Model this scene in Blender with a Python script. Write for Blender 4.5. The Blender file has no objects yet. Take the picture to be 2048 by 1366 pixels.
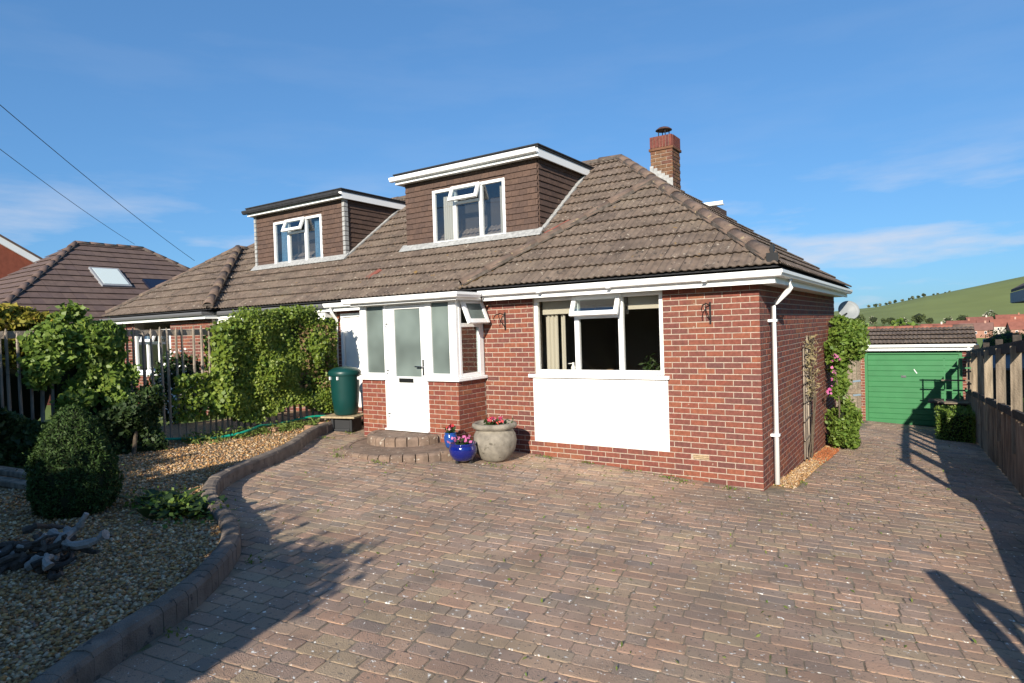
import bpy, bmesh, math, random
import numpy as np
from mathutils import Vector, Matrix
R = math.radians
S = bpy.context.scene
COL = S.collection
random.seed(7)
rng = np.random.default_rng(7)

# ------------------------------------------------------------------ camera
CAM = Vector((1.797, -8.232, 2.020))
yaw, pit, rol, fpx = -0.5861, -0.0199, -0.03224, 1275.8
fw = Vector((math.sin(yaw)*math.cos(pit), math.cos(yaw)*math.cos(pit), math.sin(pit)))
rt = Vector((math.cos(yaw), -math.sin(yaw), 0)); up = rt.cross(fw)
r2 = rt*math.cos(rol)+up*math.sin(rol); u2 = -rt*math.sin(rol)+up*math.cos(rol)
cd = bpy.data.cameras.new('camera'); cam = bpy.data.objects.new('camera', cd); COL.objects.link(cam)
cd.sensor_width = 36; cd.lens = 36*fpx/2048; cd.clip_start = .1; cd.clip_end = 8000
mw = Matrix((r2, u2, -fw)).transposed().to_4x4(); mw.translation = CAM; cam.matrix_world = mw
S.camera = cam

# ------------------------------------------------------------------ sky, sun, exposure
SUN_AZ, SUN_EL = 16.0, 22.0
W = bpy.data.worlds.new('World'); S.world = W; W.use_nodes = True
nt = W.node_tree; nt.nodes.clear()
def nn(t, typ, **k):
    n = t.nodes.new(typ)
    for a, b in k.items(): setattr(n, a, b)
    return n
sky = nn(nt, 'ShaderNodeTexSky', sky_type='NISHITA', sun_disc=False, sun_elevation=R(SUN_EL),
         sun_rotation=R(180-SUN_AZ), altitude=60, air_density=1.0, dust_density=0.35, ozone_density=2.2)
bg = nn(nt, 'ShaderNodeBackground'); bg.inputs[1].default_value = 0.125
out = nn(nt, 'ShaderNodeOutputWorld')
tc = nn(nt, 'ShaderNodeTexCoord'); sep = nn(nt, 'ShaderNodeSeparateXYZ'); nt.links.new(tc.outputs['Generated'], sep.inputs[0])
mp = nn(nt, 'ShaderNodeMapping'); mp.inputs['Scale'].default_value = (2.6, 2.6, 13); mp.inputs['Location'].default_value = (1.35, .2, .6)
nt.links.new(tc.outputs['Generated'], mp.inputs[0])
noi = nn(nt, 'ShaderNodeTexNoise'); noi.inputs['Scale'].default_value = 1.6; noi.inputs['Detail'].default_value = 7; noi.inputs['Roughness'].default_value = .55
nt.links.new(mp.outputs[0], noi.inputs[0])
cr = nn(nt, 'ShaderNodeValToRGB'); cr.color_ramp.elements[0].position = .47; cr.color_ramp.elements[1].position = .66
nt.links.new(noi.outputs[0], cr.inputs[0])
alt = nn(nt, 'ShaderNodeMapRange'); alt.inputs[1].default_value = .24; alt.inputs[2].default_value = .09; alt.inputs[3].default_value = .04; alt.inputs[4].default_value = .75
nt.links.new(sep.outputs[2], alt.inputs[0])
mul = nn(nt, 'ShaderNodeMath', operation='MULTIPLY'); nt.links.new(cr.outputs[0], mul.inputs[0]); nt.links.new(alt.outputs[0], mul.inputs[1])
mx = nn(nt, 'ShaderNodeMixRGB'); mx.inputs[2].default_value = (3.5, 3.65, 4.1, 1)
gm = nn(nt, 'ShaderNodeGamma'); gm.inputs[1].default_value = .58; nt.links.new(sky.outputs[0], gm.inputs[0])
tn = nn(nt, 'ShaderNodeMixRGB', blend_type='MULTIPLY'); tn.inputs[0].default_value = 1; tn.inputs[2].default_value = (.47, .90, 1.42, 1); nt.links.new(gm.outputs[0], tn.inputs[1])
nt.links.new(mul.outputs[0], mx.inputs[0]); nt.links.new(tn.outputs[0], mx.inputs[1])
nt.links.new(mx.outputs[0], bg.inputs[0]); nt.links.new(bg.outputs[0], out.inputs[0])
sl = bpy.data.lights.new('sun', 'SUN'); sl.energy = 5.0; sl.angle = R(.55); sl.color = (1, .92, .79)
so = bpy.data.objects.new('sun', sl); COL.objects.link(so)
sd = Vector((math.sin(R(SUN_AZ))*math.cos(R(SUN_EL)), -math.cos(R(SUN_AZ))*math.cos(R(SUN_EL)), math.sin(R(SUN_EL))))
so.rotation_euler = sd.to_track_quat('Z', 'Y').to_euler(); so.location = (3, -20, 12)
S.view_settings.view_transform = 'Standard'; S.view_settings.look = 'None'; S.view_settings.gamma = 1
S.view_settings.exposure = 0.70; S.view_settings.use_curve_mapping = False
S.cycles.max_bounces = 6; S.cycles.transparent_max_bounces = 12

# ------------------------------------------------------------------ materials
MATS = {}
def mat(name, cols, rough=.7, var=.0, nscale=6, ndet=4, bump=0., bscale=60, spec=.3, metal=0., rand=True, spots=None, trans=0., coat=0., dirt=None, stretch=None):
    """cols: list of colours, one chosen for each piece; var: world-space mottling; spots: (colour, scale, threshold)"""
    sc_ = lambda c_: tuple(v*.79 for v in c_) if max(c_) < .6 else tuple(c_)
    cols = [sc_(c_) for c_ in cols]; spots = [(sc_(c_), *r_) for c_, *r_ in (spots or [])]; dirt = [(sc_(c_), *r_) for c_, *r_ in (dirt or [])]
    m = bpy.data.materials.new(name); m.use_nodes = True; t = m.node_tree
    b = t.nodes['Principled BSDF']; L = t.links.new
    b.inputs['Roughness'].default_value = rough; b.inputs['Specular IOR Level'].default_value = spec; b.inputs['Metallic'].default_value = metal
    if coat: b.inputs['Coat Weight'].default_value = coat; b.inputs['Coat Roughness'].default_value = .05
    c = None
    geo = nn(t, 'ShaderNodeNewGeometry')
    if len(cols) > 1:
        oi = nn(t, 'ShaderNodeObjectInfo')
        ad = nn(t, 'ShaderNodeMath', operation='ADD'); L(oi.outputs['Random'], ad.inputs[0]); L(geo.outputs['Random Per Island'], ad.inputs[1])
        fr = nn(t, 'ShaderNodeMath', operation='FRACT'); L(ad.outputs[0], fr.inputs[0])
        rp = nn(t, 'ShaderNodeValToRGB'); e = rp.color_ramp.elements
        while len(e) < len(cols): e.new(.5)
        for i, cc in enumerate(cols): e[i].position = i/(len(cols)-1); e[i].color = (*cc, 1)
        L(fr.outputs[0], rp.inputs[0]); c = rp.outputs[0]
    else:
        rg = nn(t, 'ShaderNodeRGB'); rg.outputs[0].default_value = (*cols[0], 1); c = rg.outputs[0]
    if var:
        no = nn(t, 'ShaderNodeTexNoise'); no.inputs['Scale'].default_value = nscale; no.inputs['Detail'].default_value = ndet
        if stretch:
            vm = nn(t, 'ShaderNodeVectorMath', operation='MULTIPLY'); vm.inputs[1].default_value = stretch; L(geo.outputs['Position'], vm.inputs[0]); L(vm.outputs[0], no.inputs['Vector'])
        else: L(geo.outputs['Position'], no.inputs['Vector'])
        mr = nn(t, 'ShaderNodeMapRange'); mr.inputs[1].default_value = .3; mr.inputs[2].default_value = .7; mr.inputs[3].default_value = 1-var; mr.inputs[4].default_value = 1+var
        L(no.outputs[0], mr.inputs[0])
        mu = nn(t, 'ShaderNodeMixRGB', blend_type='MULTIPLY'); mu.inputs[0].default_value = 1
        L(c, mu.inputs[1]); L(mr.outputs[0], mu.inputs[2]); c = mu.outputs[0]
    for dc, dscale, d0, d1, dmax in (dirt or []):
        no = nn(t, 'ShaderNodeTexNoise'); no.inputs['Scale'].default_value = dscale; no.inputs['Detail'].default_value = 6; no.inputs['Roughness'].default_value = .62
        L(geo.outputs['Position'], no.inputs['Vector'])
        mr = nn(t, 'ShaderNodeMapRange'); mr.inputs[1].default_value = d0; mr.inputs[2].default_value = d1; mr.inputs[4].default_value = dmax
        L(no.outputs[0], mr.inputs[0])
        mi = nn(t, 'ShaderNodeMixRGB'); mi.inputs[2].default_value = (*dc, 1); L(mr.outputs[0], mi.inputs[0]); L(c, mi.inputs[1]); c = mi.outputs[0]
    for sc, ss, th in (spots or []):
        no = nn(t, 'ShaderNodeTexNoise'); no.inputs['Scale'].default_value = ss; no.inputs['Detail'].default_value = 3; no.inputs['Roughness'].default_value = .6
        L(geo.outputs['Position'], no.inputs['Vector'])
        mr = nn(t, 'ShaderNodeMapRange'); mr.inputs[1].default_value = th; mr.inputs[2].default_value = th+.05
        L(no.outputs[0], mr.inputs[0])
        mi = nn(t, 'ShaderNodeMixRGB'); mi.inputs[2].default_value = (*sc, 1); L(mr.outputs[0], mi.inputs[0]); L(c, mi.inputs[1]); c = mi.outputs[0]
    L(c, b.inputs['Base Color'])
    if bump:
        no = nn(t, 'ShaderNodeTexNoise'); no.inputs['Scale'].default_value = bscale; no.inputs['Detail'].default_value = 5
        L(geo.outputs['Position'], no.inputs['Vector'])
        bp = nn(t, 'ShaderNodeBump'); bp.inputs['Strength'].default_value = bump; bp.inputs['Distance'].default_value = .01
        L(no.outputs[0], bp.inputs['Height']); L(bp.outputs[0], b.inputs['Normal'])
    if trans:
        tr = nn(t, 'ShaderNodeBsdfTranslucent'); L(c, tr.inputs[0]); ms = nn(t, 'ShaderNodeMixShader'); ms.inputs[0].default_value = trans
        L(b.outputs[0], ms.inputs[1]); L(tr.outputs[0], ms.inputs[2]); L(ms.outputs[0], t.nodes['Material Output'].inputs[0])
    MATS[name] = m
    return m
def glass(name, refl=.12, tint=(.9, .95, .95)):
    m = bpy.data.materials.new(name); m.use_nodes = True; t = m.node_tree; t.nodes.clear(); L = t.links.new
    tr = nn(t, 'ShaderNodeBsdfTransparent'); tr.inputs[0].default_value = (*tint, 1)
    gl = nn(t, 'ShaderNodeBsdfGlossy'); gl.inputs['Roughness'].default_value = .01
    fr = nn(t, 'ShaderNodeLayerWeight'); fr.inputs[0].default_value = .5
    pw = nn(t, 'ShaderNodeMath', operation='POWER'); pw.inputs[1].default_value = 4; L(fr.outputs['Facing'], pw.inputs[0])
    ad = nn(t, 'ShaderNodeMath', operation='MULTIPLY_ADD'); ad.inputs[1].default_value = .6; ad.inputs[2].default_value = refl; L(pw.outputs[0], ad.inputs[0])
    ms = nn(t, 'ShaderNodeMixShader'); L(ad.outputs[0], ms.inputs[0]); L(tr.outputs[0], ms.inputs[1]); L(gl.outputs[0], ms.inputs[2])
    o = nn(t, 'ShaderNodeOutputMaterial'); L(ms.outputs[0], o.inputs[0]); MATS[name] = m; return m

BR = [(.145, .060, .052), (.235, .070, .046), (.28, .096, .054), (.215, .067, .048), (.175, .06, .049), (.26, .083, .05), (.155, .062, .054), (.25, .08, .051)]
brick_m = mat('brick red', BR, .85, .22, 22, bump=.35, bscale=140, dirt=[((.30, .16, .075), .9, .56, .74, .55), ((.12, .055, .045), 1.7, .56, .72, .5)], spots=[((.42, .30, .22), 9, .70)])
mortar_m = mat('mortar', [(.48, .39, .31)], .95, .2, 30, bump=.5, bscale=200)
sidebrick_m = brick_m
porchbrick_m = mat('brick porch', [(.23, .066, .045), (.28, .09, .05), (.21, .06, .045), (.25, .074, .052), (.29, .11, .057)], .85, .2, 18, bump=.35, bscale=140)
tile_m = mat('roof tile brown', [(.165, .122, .094), (.20, .15, .115), (.145, .108, .086), (.185, .135, .103), (.175, .133, .106)], .93, .28, 7, 6, bump=.5, bscale=110,
             dirt=[((.10, .075, .058), 1.6, .54, .72, .6), ((.24, .19, .14), .9, .52, .70, .6)], spots=[((.40, .34, .27), 18, .63), ((.07, .056, .046), 13, .605), ((.28, .17, .06), 6, .68)])
ridge_m = mat('ridge tile', [(.165, .117, .092), (.185, .13, .102), (.15, .11, .088)], .93, .25, 9, 6, bump=.5, bscale=90, spots=[((.32, .25, .15), 8, .62), ((.08, .065, .055), 12, .64)])
bed_m = mat('old bedding', [(.12, .10, .085)], .95, .4, 14, bump=.6)
valley_m = mat('mossy mortar', [(.25, .155, .06)], .95, .35, 20, bump=.8, bscale=60)
ngtile_m = mat('roof tile far', [(.15, .10, .085), (.17, .115, .095), (.14, .095, .085)], .92, .15, 5, bump=.3, bscale=60, spots=[((.30, .14, .05), 3.0, .73)])
hang_m = mat('hung tile', [(.108, .066, .050), (.13, .08, .06), (.095, .06, .048), (.12, .075, .058)], .85, .2, 25, bump=.3, bscale=120, spots=[((.30, .21, .13), 13, .72)])
white_m = mat('white plastic', [(.80, .80, .79)], .35, .03, 3, spec=.4)
panel_m = mat('white render', [(.80, .79, .76)], .85, .05, 6, bump=.5, bscale=55, dirt=[((.62, .59, .52), 3.5, .58, .80, .5)])
lead_m = mat('lead flashing', [(.40, .40, .39)], .6, .25, 18, bump=.4, bscale=40)
felt_m = mat('roof felt', [(.035, .036, .04)], .85, .25, 12, bump=.3)
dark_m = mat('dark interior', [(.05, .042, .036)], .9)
room_m = mat('room wall', [(.42, .37, .32)], .9)
floor_m = mat('room floor', [(.05, .035, .025)], .6)
glass_m = glass('window glass', .04, (.95, .95, .93)); glassb_m = glass('dormer glass', .09, (.94, .96, .97)); glassd_m = glass('sash glass', .16)
frost_m = mat('frosted glass', [(.24, .295, .275)], .22, .35, 1.6, 2, spec=.6, trans=.35)
chrome_m = mat('chrome', [(.55, .55, .56)], .25, metal=1.0)
black_m = mat('black metal', [(.015, .015, .016)], .45)
curtain_m = mat('cream curtain', [(.62, .58, .50)], .9, trans=.3)
bluecurtain_m = mat('blue curtain', [(.12, .24, .36)], .9, .3, 40)
DIRT = [((.215, .165, .125), .55, .48, .66, .78), ((.40, .32, .225), .8, .54, .72, .65)]
PV = [(.38, .265, .20), (.44, .315, .225), (.29, .24, .205), (.46, .295, .21), (.39, .285, .21), (.44, .345, .225), (.245, .21, .19), (.42, .28, .205), (.33, .255, .21), (.43, .275, .195)]
PV = [tuple((c*.82+m_*.18)*k_ for c, m_, k_ in zip(p, (.40, .28, .20), (1.14, 1.09, 1.05))) for p in PV]
paver_m = mat('paver', PV, .95, .26, 2.2, 7, bump=.8, bscale=120, dirt=DIRT, spots=[((.25, .19, .145), 40, .60), ((.19, .155, .125), 20, .64), ((.78, .75, .68), 24, .65)])
joint_m = mat('paver joint', [(.285, .225, .16)], .98, .4, 9, bump=.8, bscale=90, dirt=DIRT, spots=[((.10, .13, .035), 2.5, .64)])
kerb_m = mat('edging block', [(.20, .16, .13), (.22, .175, .14), (.19, .155, .13)], .95, .28, 7, 6, bump=.8, bscale=90, spots=[((.50, .48, .43), 20, .70), ((.09, .08, .075), 10, .63)])
step_m = mat('step block', [(.24, .165, .12), (.27, .19, .14), (.21, .15, .115)], .95, .3, 8, 6, bump=.8, bscale=80, spots=[((.52, .46, .38), 15, .64), ((.10, .085, .075), 7, .66)])
gravel_m = mat('gravel', [(.50, .27, .095), (.58, .37, .16), (.30, .145, .055), (.70, .53, .33), (.19, .11, .055), (.54, .27, .085), (.58, .45, .32), (.38, .18, .06), (.25, .18, .14)], .85, .15, 30)
gravelbase_m = mat('gravel bed', [(.33, .23, .13)], .95, .5, 40, bump=1, bscale=60)
soil_m = mat('soil', [(.07, .05, .035)], .95, .4, 8, bump=.8)
grass_m = mat('field grass', [(.16, .22, .045)], .95, .25, .02, 8)
hill_m = mat('hill grass', [(.205, .24, .07)], .95, .16, .012, 8)
wood_m = mat('weathered wood', [(.24, .19, .14), (.29, .235, .175), (.20, .16, .12), (.26, .20, .14)], .9, .35, 22, 6, bump=.6, bscale=50)
oldwood_m = mat('grey fence wood', [(.27, .22, .17), (.33, .275, .215), (.22, .18, .145)], .92, .45, 18, 8, bump=.8, bscale=40, stretch=(1, 1, .15))
dwood_m = mat('dark fence wood', [(.055, .045, .038)], .92, .4, 14, 6, bump=.6, bscale=40)
drift_m = mat('driftwood dark', [(.075, .058, .046), (.11, .085, .07), (.05, .04, .034)], .9, .4, 20, bump=.7, bscale=60)
driftp_m = mat('driftwood pale', [(.33, .30, .275)], .9, .25, 20, bump=.7, bscale=60)
green_m = mat('garage green', [(.042, .205, .074)], .45, .07, 4, spec=.4)
butt_m = mat('butt green', [(.004, .052, .047)], .38, .1, 6, spec=.45)
hose_m = mat('hose green', [(.01, .30, .20)], .4)
plasticb_m = mat('black plastic', [(.03, .031, .034)], .5)
stone_m = mat('stone pot', [(.27, .24, .195)], .92, .3, 9, 6, bump=.6, bscale=50, spots=[((.13, .115, .09), 6, .62)])
blue_m = mat('blue glaze', [(.004, .012, .17)], .12, .25, 6, spec=.6, coat=.8)
lblue_m = mat('lighter blue glaze', [(.015, .075, .33)], .15, .15, 6, spec=.6, coat=.7)
ivy_m = mat('ivy leaf', [(.15, .235, .03), (.23, .31, .035), (.09, .165, .022), (.30, .37, .055), (.14, .21, .025)], .5, spec=.45, trans=.3)
yellowgreen_m = mat('young leaf', [(.26, .34, .05), (.34, .40, .07), (.20, .28, .04)], .55, trans=.35)
vine_m = mat('vine leaf', [(.14, .235, .035), (.21, .31, .05), (.10, .185, .025), (.28, .36, .065)], .5, spec=.4, trans=.35)
yellow_m = mat('golden leaf', [(.33, .32, .04), (.42, .34, .05), (.24, .26, .035), (.36, .22, .05)], .6, trans=.35)
darkleaf_m = mat('dark leaf', [(.035, .065, .018), (.05, .09, .02), (.025, .05, .014), (.07, .11, .03)], .55, trans=.2)
yew_m = mat('conifer leaf', [(.045, .09, .02), (.06, .115, .022), (.035, .07, .016), (.085, .14, .03)], .65, trans=.2)
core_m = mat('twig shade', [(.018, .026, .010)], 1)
mat('dry leaf brown', [(.20, .13, .06), (.15, .10, .05)], .9)
bark_m = mat('bark', [(.13, .10, .07)], .95, .4, 20, bump=.8)
pink_m = mat('pink petal', [(.62, .12, .34), (.70, .25, .45), (.55, .10, .30)], .6, trans=.3)
red_m = mat('red petal', [(.62, .04, .05), (.70, .10, .09), (.60, .05, .16), (.75, .70, .66)], .6, trans=.3)
weed_m = mat('weed', [(.13, .19, .035), (.18, .25, .05), (.21, .23, .06)], .7, trans=.3)
vroof_m = mat('village roof', [(.36, .12, .075), (.16, .075, .065), (.30, .10, .065), (.13, .10, .10), (.40, .15, .09)], .9, .15, .5)
vwall_m = mat('village wall', [(.38, .15, .09), (.55, .50, .44), (.42, .17, .10), (.62, .58, .52)], .9, .1, .5)
greypl_m = mat('grey sheet', [(.30, .31, .33)], .7, .1, 5)
alum_m = mat('dish metal', [(.27, .29, .30)], .5, .05, 5)
tablue_m = mat('hinge blue', [(.20, .27, .33)], .6)
solar_m = mat('solar panel', [(.012, .016, .035)], .15, spec=.6)
rust_m = mat('orange chips', [(.45, .15, .05), (.38, .12, .05)], .9, .3, 30)

# ------------------------------------------------------------------ mesh helpers
class MB:
    def __init__(s, M=None): s.v = []; s.f = []; s.M = M
    def add(s, vs, fs):
        o = len(s.v)
        s.v += [tuple(s.M @ Vector(p)) if s.M else tuple(p) for p in vs]
        s.f += [tuple(i+o for i in q) for q in fs]; return s
    def box(s, x0, x1, y0, y1, z0, z1):
        return s.add([(x0,y0,z0),(x1,y0,z0),(x1,y1,z0),(x0,y1,z0),(x0,y0,z1),(x1,y0,z1),(x1,y1,z1),(x0,y1,z1)],
                     [(0,3,2,1),(4,5,6,7),(0,1,5,4),(1,2,6,5),(2,3,7,6),(3,0,4,7)])
    def bar(s, a, b, w, h, upv=(0,0,1)):
        a = Vector(a); b = Vector(b); d = (b-a).normalized(); sd_ = d.cross(Vector(upv))
        if sd_.length < 1e-4: sd_ = Vector((1,0,0))
        sd_.normalize(); u = sd_.cross(d); sd_ *= w/2; u *= h/2
        vs = [p+x for p in (a, b) for x in (-sd_-u, sd_-u, sd_+u, -sd_+u)]
        return s.add(vs, [(0,1,2,3),(7,6,5,4),(0,4,5,1),(1,5,6,2),(2,6,7,3),(3,7,4,0)])
    def tube(s, pts, r, n=8, cap=True):
        pts = [Vector(p) for p in pts]; m = len(pts); rr = r if isinstance(r, (list, tuple)) else [r]*m
        vs = []; ref = Vector((0,0,1))
        for i, p in enumerate(pts):
            d = (pts[min(i+1, m-1)]-pts[max(i-1, 0)]).normalized()
            a = d.cross(ref)
            if a.length < .05: a = d.cross(Vector((1,0,0)))
            a.normalize(); b = a.cross(d)
            vs += [p+(a*math.cos(t)+b*math.sin(t))*rr[i] for t in [2*math.pi*k/n for k in range(n)]]
        fs = [(i*n+k, i*n+(k+1)%n, (i+1)*n+(k+1)%n, (i+1)*n+k) for i in range(m-1) for k in range(n)]
        if cap: fs += [tuple(range(n-1, -1, -1)), tuple(range((m-1)*n, m*n))]
        return s.add(vs, fs)
    def lathe(s, prof, c=(0,0,0), n=32):
        vs = []
        for r, z in prof: vs += [(c[0]+r*math.cos(2*math.pi*k/n), c[1]+r*math.sin(2*math.pi*k/n), c[2]+z) for k in range(n)]
        m = len(prof)
        fs = [(i*n+k, i*n+(k+1)%n, (i+1)*n+(k+1)%n, (i+1)*n+k) for i in range(m-1) for k in range(n)]
        return s.add(vs, fs)
    def prism(s, poly, d):
        n = len(poly); d = Vector(d); vs = [Vector(p) for p in poly]; vs += [p+d for p in vs]
        return s.add(vs, [tuple(range(n)), tuple(range(2*n-1, n-1, -1))]+[(i, i+n, (i+1)%n+n, (i+1)%n) for i in range(n)])
    def sweep(s, prof, path, z):
        """profile (outward, up) swept along a plan path with mitred corners; outward = right of travel"""
        P = [Vector(p) for p in path]; m = len(P); n = len(prof); vs = []
        for i in range(m):
            ns = []
            for a, b in ((i-1, i), (i, i+1)):
                if 0 <= a and b < m:
                    d = (P[b]-P[a]).normalized(); ns.append(Vector((d.y, -d.x)))
            q = ns[0] if len(ns) == 1 else (ns[0]+ns[1])/(1+ns[0].dot(ns[1]))
            vs += [(P[i].x+q.x*o, P[i].y+q.y*o, z+h) for o, h in prof]
        fs = [(i*n+k, i*n+(k+1)%n, (i+1)*n+(k+1)%n, (i+1)*n+k) for i in range(m-1) for k in range(n)]
        fs += [tuple(range(n)), tuple(range(m*n-1, (m-1)*n-1, -1))]
        return s.add(vs, fs)
    def frame(s, x0, x1, y0, y1, z0, z1, w, wb=None):
        wb = wb or w
        s.box(x0, x0+w, y0, y1, z0, z1); s.box(x1-w, x1, y0, y1, z0, z1)
        s.box(x0+w, x1-w, y0, y1, z1-w, z1); s.box(x0+w, x1-w, y0, y1, z0, z0+wb); return s
    def mesh(s, name):
        me = bpy.data.meshes.new(name); me.from_pydata(s.v, [], s.f)
        bm = bmesh.new(); bm.from_mesh(me); bmesh.ops.recalc_face_normals(bm, faces=bm.faces); bm.to_mesh(me); bm.free()
        return me
    def build(s, name, m, parent=None, smooth=False, bevel=0, **k):
        me = s.mesh(name)
        return put(name, me, m, parent, smooth=smooth, bevel=bevel, **k)
def put(name, me, m, parent=None, M=None, smooth=False, bevel=0, label=None, cat=None, group=None, kind=None):
    o = bpy.data.objects.new(name, me); COL.objects.link(o)
    if m and not me.materials: me.materials.append(m)
    if smooth: me.shade_smooth()
    if bevel:
        b = o.modifiers.new('bevel', 'BEVEL'); b.width = bevel; b.segments = 2; b.limit_method = 'ANGLE'
    if parent:
        o.parent = parent
        if parent.type == 'EMPTY': o.matrix_parent_inverse = Matrix.Translation(-parent.location)
    if M is not None: o.matrix_basis = M
    if label: o['label'] = label
    if cat: o['category'] = cat
    if group: o['group'] = group
    if kind: o['kind'] = kind
    return o
def thing(name, loc, label, cat, group=None):
    o = bpy.data.objects.new(name, None); COL.objects.link(o); o.location = loc; o.empty_display_size = .2
    o['label'] = label; o['category'] = cat
    if group: o['group'] = group
    return o
def raw(name, V, F, m, parent=None, smooth=False, **k):
    V = np.asarray(V, np.float32); F = np.asarray(F, np.int32); n = F.shape[1]
    me = bpy.data.meshes.new(name); me.vertices.add(len(V)); me.vertices.foreach_set('co', V.ravel())
    me.loops.add(F.size); me.loops.foreach_set('vertex_index', F.ravel()); me.polygons.add(len(F))
    me.polygons.foreach_set('loop_start', np.arange(0, F.size, n, dtype=np.int32)); me.update(calc_edges=True)
    return put(name, me, m, parent, smooth=smooth, **k)
def unit(a): return a/np.maximum(np.linalg.norm(a, axis=1, keepdims=True), 1e-9)
def leafmesh(name, P, size, m, parent=None, asp=.65, bias=None, sv=.35, **k):
    n = len(P); N = rng.normal(size=(n, 3))
    if bias is not None: N = unit(N)+np.asarray(bias)
    N = unit(N); T = unit(np.cross(N, rng.normal(size=(n, 3)))); B = np.cross(N, T)
    s = size*(1+sv*rng.uniform(-1, 1, (n, 1))); w = s*asp
    V = np.stack([P-T*s*.5, P+B*w*.5+N*s*.06-T*s*.08, P+T*s*.5-N*s*.10, P-B*w*.5+N*s*.06-T*s*.08], 1).reshape(-1, 3)
    return raw(name, V, np.arange(4*n).reshape(n, 4), m, parent, **k)
def blob(n, c, rad, lumps=9, lr=.45, shell=.55, flat=0):
    """points in the outer part of a lumpy ellipsoid"""
    D = unit(rng.normal(size=(lumps, 3))); C = D*(1-lr)*.95
    i = rng.integers(0, lumps, n); d = unit(rng.normal(size=(n, 3)))
    r = lr*(shell+(1-shell)*rng.uniform(0, 1, (n, 1)))
    P = C[i]+d*r*(1+.25*rng.normal(size=(n, 1))*.4)
    return P*np.asarray(rad)+np.asarray(c)
def ico(name, c, rad, m, parent=None, sub=2, jit=.12, **k):
    bm = bmesh.new(); bmesh.ops.create_icosphere(bm, subdivisions=sub, radius=1)
    for v in bm.verts: v.co = Vector([a*(1+random.uniform(-jit, jit)) for a in v.co])
    me = bpy.data.meshes.new(name); bm.to_mesh(me); bm.free()
    for v in me.vertices: v.co = Vector((c[0]+v.co.x*rad[0], c[1]+v.co.y*rad[1], c[2]+v.co.z*rad[2]))
    return put(name, me, m, parent, smooth=True, **k)
def zg(x, y):
    x = min(max(x, -9), 4); return -.085-.0575*x-(.03 if y < 0 else .0635)*y
def dcam(p): return (Vector(p)-CAM).length

# ------------------------------------------------------------------ terrain
def terrain():
    ys = np.concatenate([np.linspace(-60, -12, 5), np.linspace(-11, 13, 13), np.geomspace(15, 1900, 46)])
    xs = np.concatenate([-np.geomspace(1500, 12, 26), np.linspace(-9, 5, 8), np.geomspace(8, 1500, 26)])
    X, Y = np.meshgrid(xs, ys)
    z = -.085-.0575*np.clip(X, -9, 4)-np.where(Y < 0, .03, .0635)*np.clip(Y, -30, 16)-.14
    z += np.interp(Y, [16, 60, 160, 330, 430, 620, 760, 1900], [0, -3.0, -7, -9.5, -9.5, -4.5, -3.5, -3.5])
    crest = np.interp(X, [-1500, -300, -80, 60, 210, 700, 1500], [6, 10, 23, 50, 80, 138, 150])
    t = np.clip((Y-690)/560, 0, 1); t = t*t*(3-2*t)
    z += crest*t*np.where(Y > 1300, np.clip(1-(Y-1300)/900, .2, 1), 1)
    z += 1.2*np.sin(X*.011+Y*.006)*np.clip((Y-300)/500, 0, 1)
    ny, nx = X.shape
    idx = np.arange(ny*nx).reshape(ny, nx)
    F = np.stack([idx[:-1, :-1], idx[:-1, 1:], idx[1:, 1:], idx[1:, :-1]], -1).reshape(-1, 4)
    V = np.stack([X, Y, z], -1).reshape(-1, 3)
    near = V[F].mean(1)[:, 1] < 640
    raw('ground', V, F[near], grass_m, smooth=True, kind='structure')
    raw('hill', V, F[~near], hill_m, smooth=True, kind='structure')
    return X, Y, z
TX, TY, TZ = terrain()
def tz(x, y):
    i = np.searchsorted(TY[:, 0], y)-1; j = np.searchsorted(TX[0], x)-1
    i = int(np.clip(i, 0, TY.shape[0]-2)); j = int(np.clip(j, 0, TX.shape[1]-2))
    a = (y-TY[i, 0])/(TY[i+1, 0]-TY[i, 0]); b = (x-TX[0, j])/(TX[0, j+1]-TX[0, j])
    return float((TZ[i, j]*(1-b)+TZ[i, j+1]*b)*(1-a)+(TZ[i+1, j]*(1-b)+TZ[i+1, j+1]*b)*a)

# ------------------------------------------------------------------ driveway of block pavers
KERB = [(-1.0,-8.1),(-1.55,-7.4),(-1.93,-6.85),(-2.15,-6.45),(-2.35,-6.03),(-2.66,-5.6),(-3.03,-5.22),(-3.5,-4.94),(-4.02,-4.74),(-4.52,-4.5),(-5.0,-4.1),(-5.38,-3.5),(-5.68,-2.88),(-6.08,-2.25),(-6.6,-1.6),(-6.98,-.95),(-7.12,-.45)]
def catmull(P, step):
    P = [Vector(p) for p in P]; pts = []
    for i in range(len(P)-1):
        a, b, c, d = P[max(i-1, 0)], P[i], P[i+1], P[min(i+2, len(P)-1)]
        for k in range(24):
            t = k/24; pts.append(.5*((2*b)+(c-a)*t+(2*a-5*b+4*c-d)*t*t+(3*b-a-3*c+d)*t**3))
    pts.append(P[-1]); out_ = [pts[0]]; acc = 0
    for p, q in zip(pts, pts[1:]):
        acc += (q-p).length
        if acc >= step: out_.append(q); acc = 0
    return out_
KP = catmull(KERB, .06)
def kerb_side(x, y):
    """>0 on the driveway side of the edging"""
    best = 1e9; sgn = 1
    for p, q in zip(KP[::3], KP[3::3]):
        d = q-p; t = max(0, min(1, (Vector((x, y))-p).dot(d)/d.length_squared)); c = p+d*t; e = Vector((x, y))-c
        if e.length < best: best = e.length; sgn = (1 if d.x*e.y-d.y*e.x < 0 else -1)
    return sgn*best
def fence_x(y): return 2.80-.03*y
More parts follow.
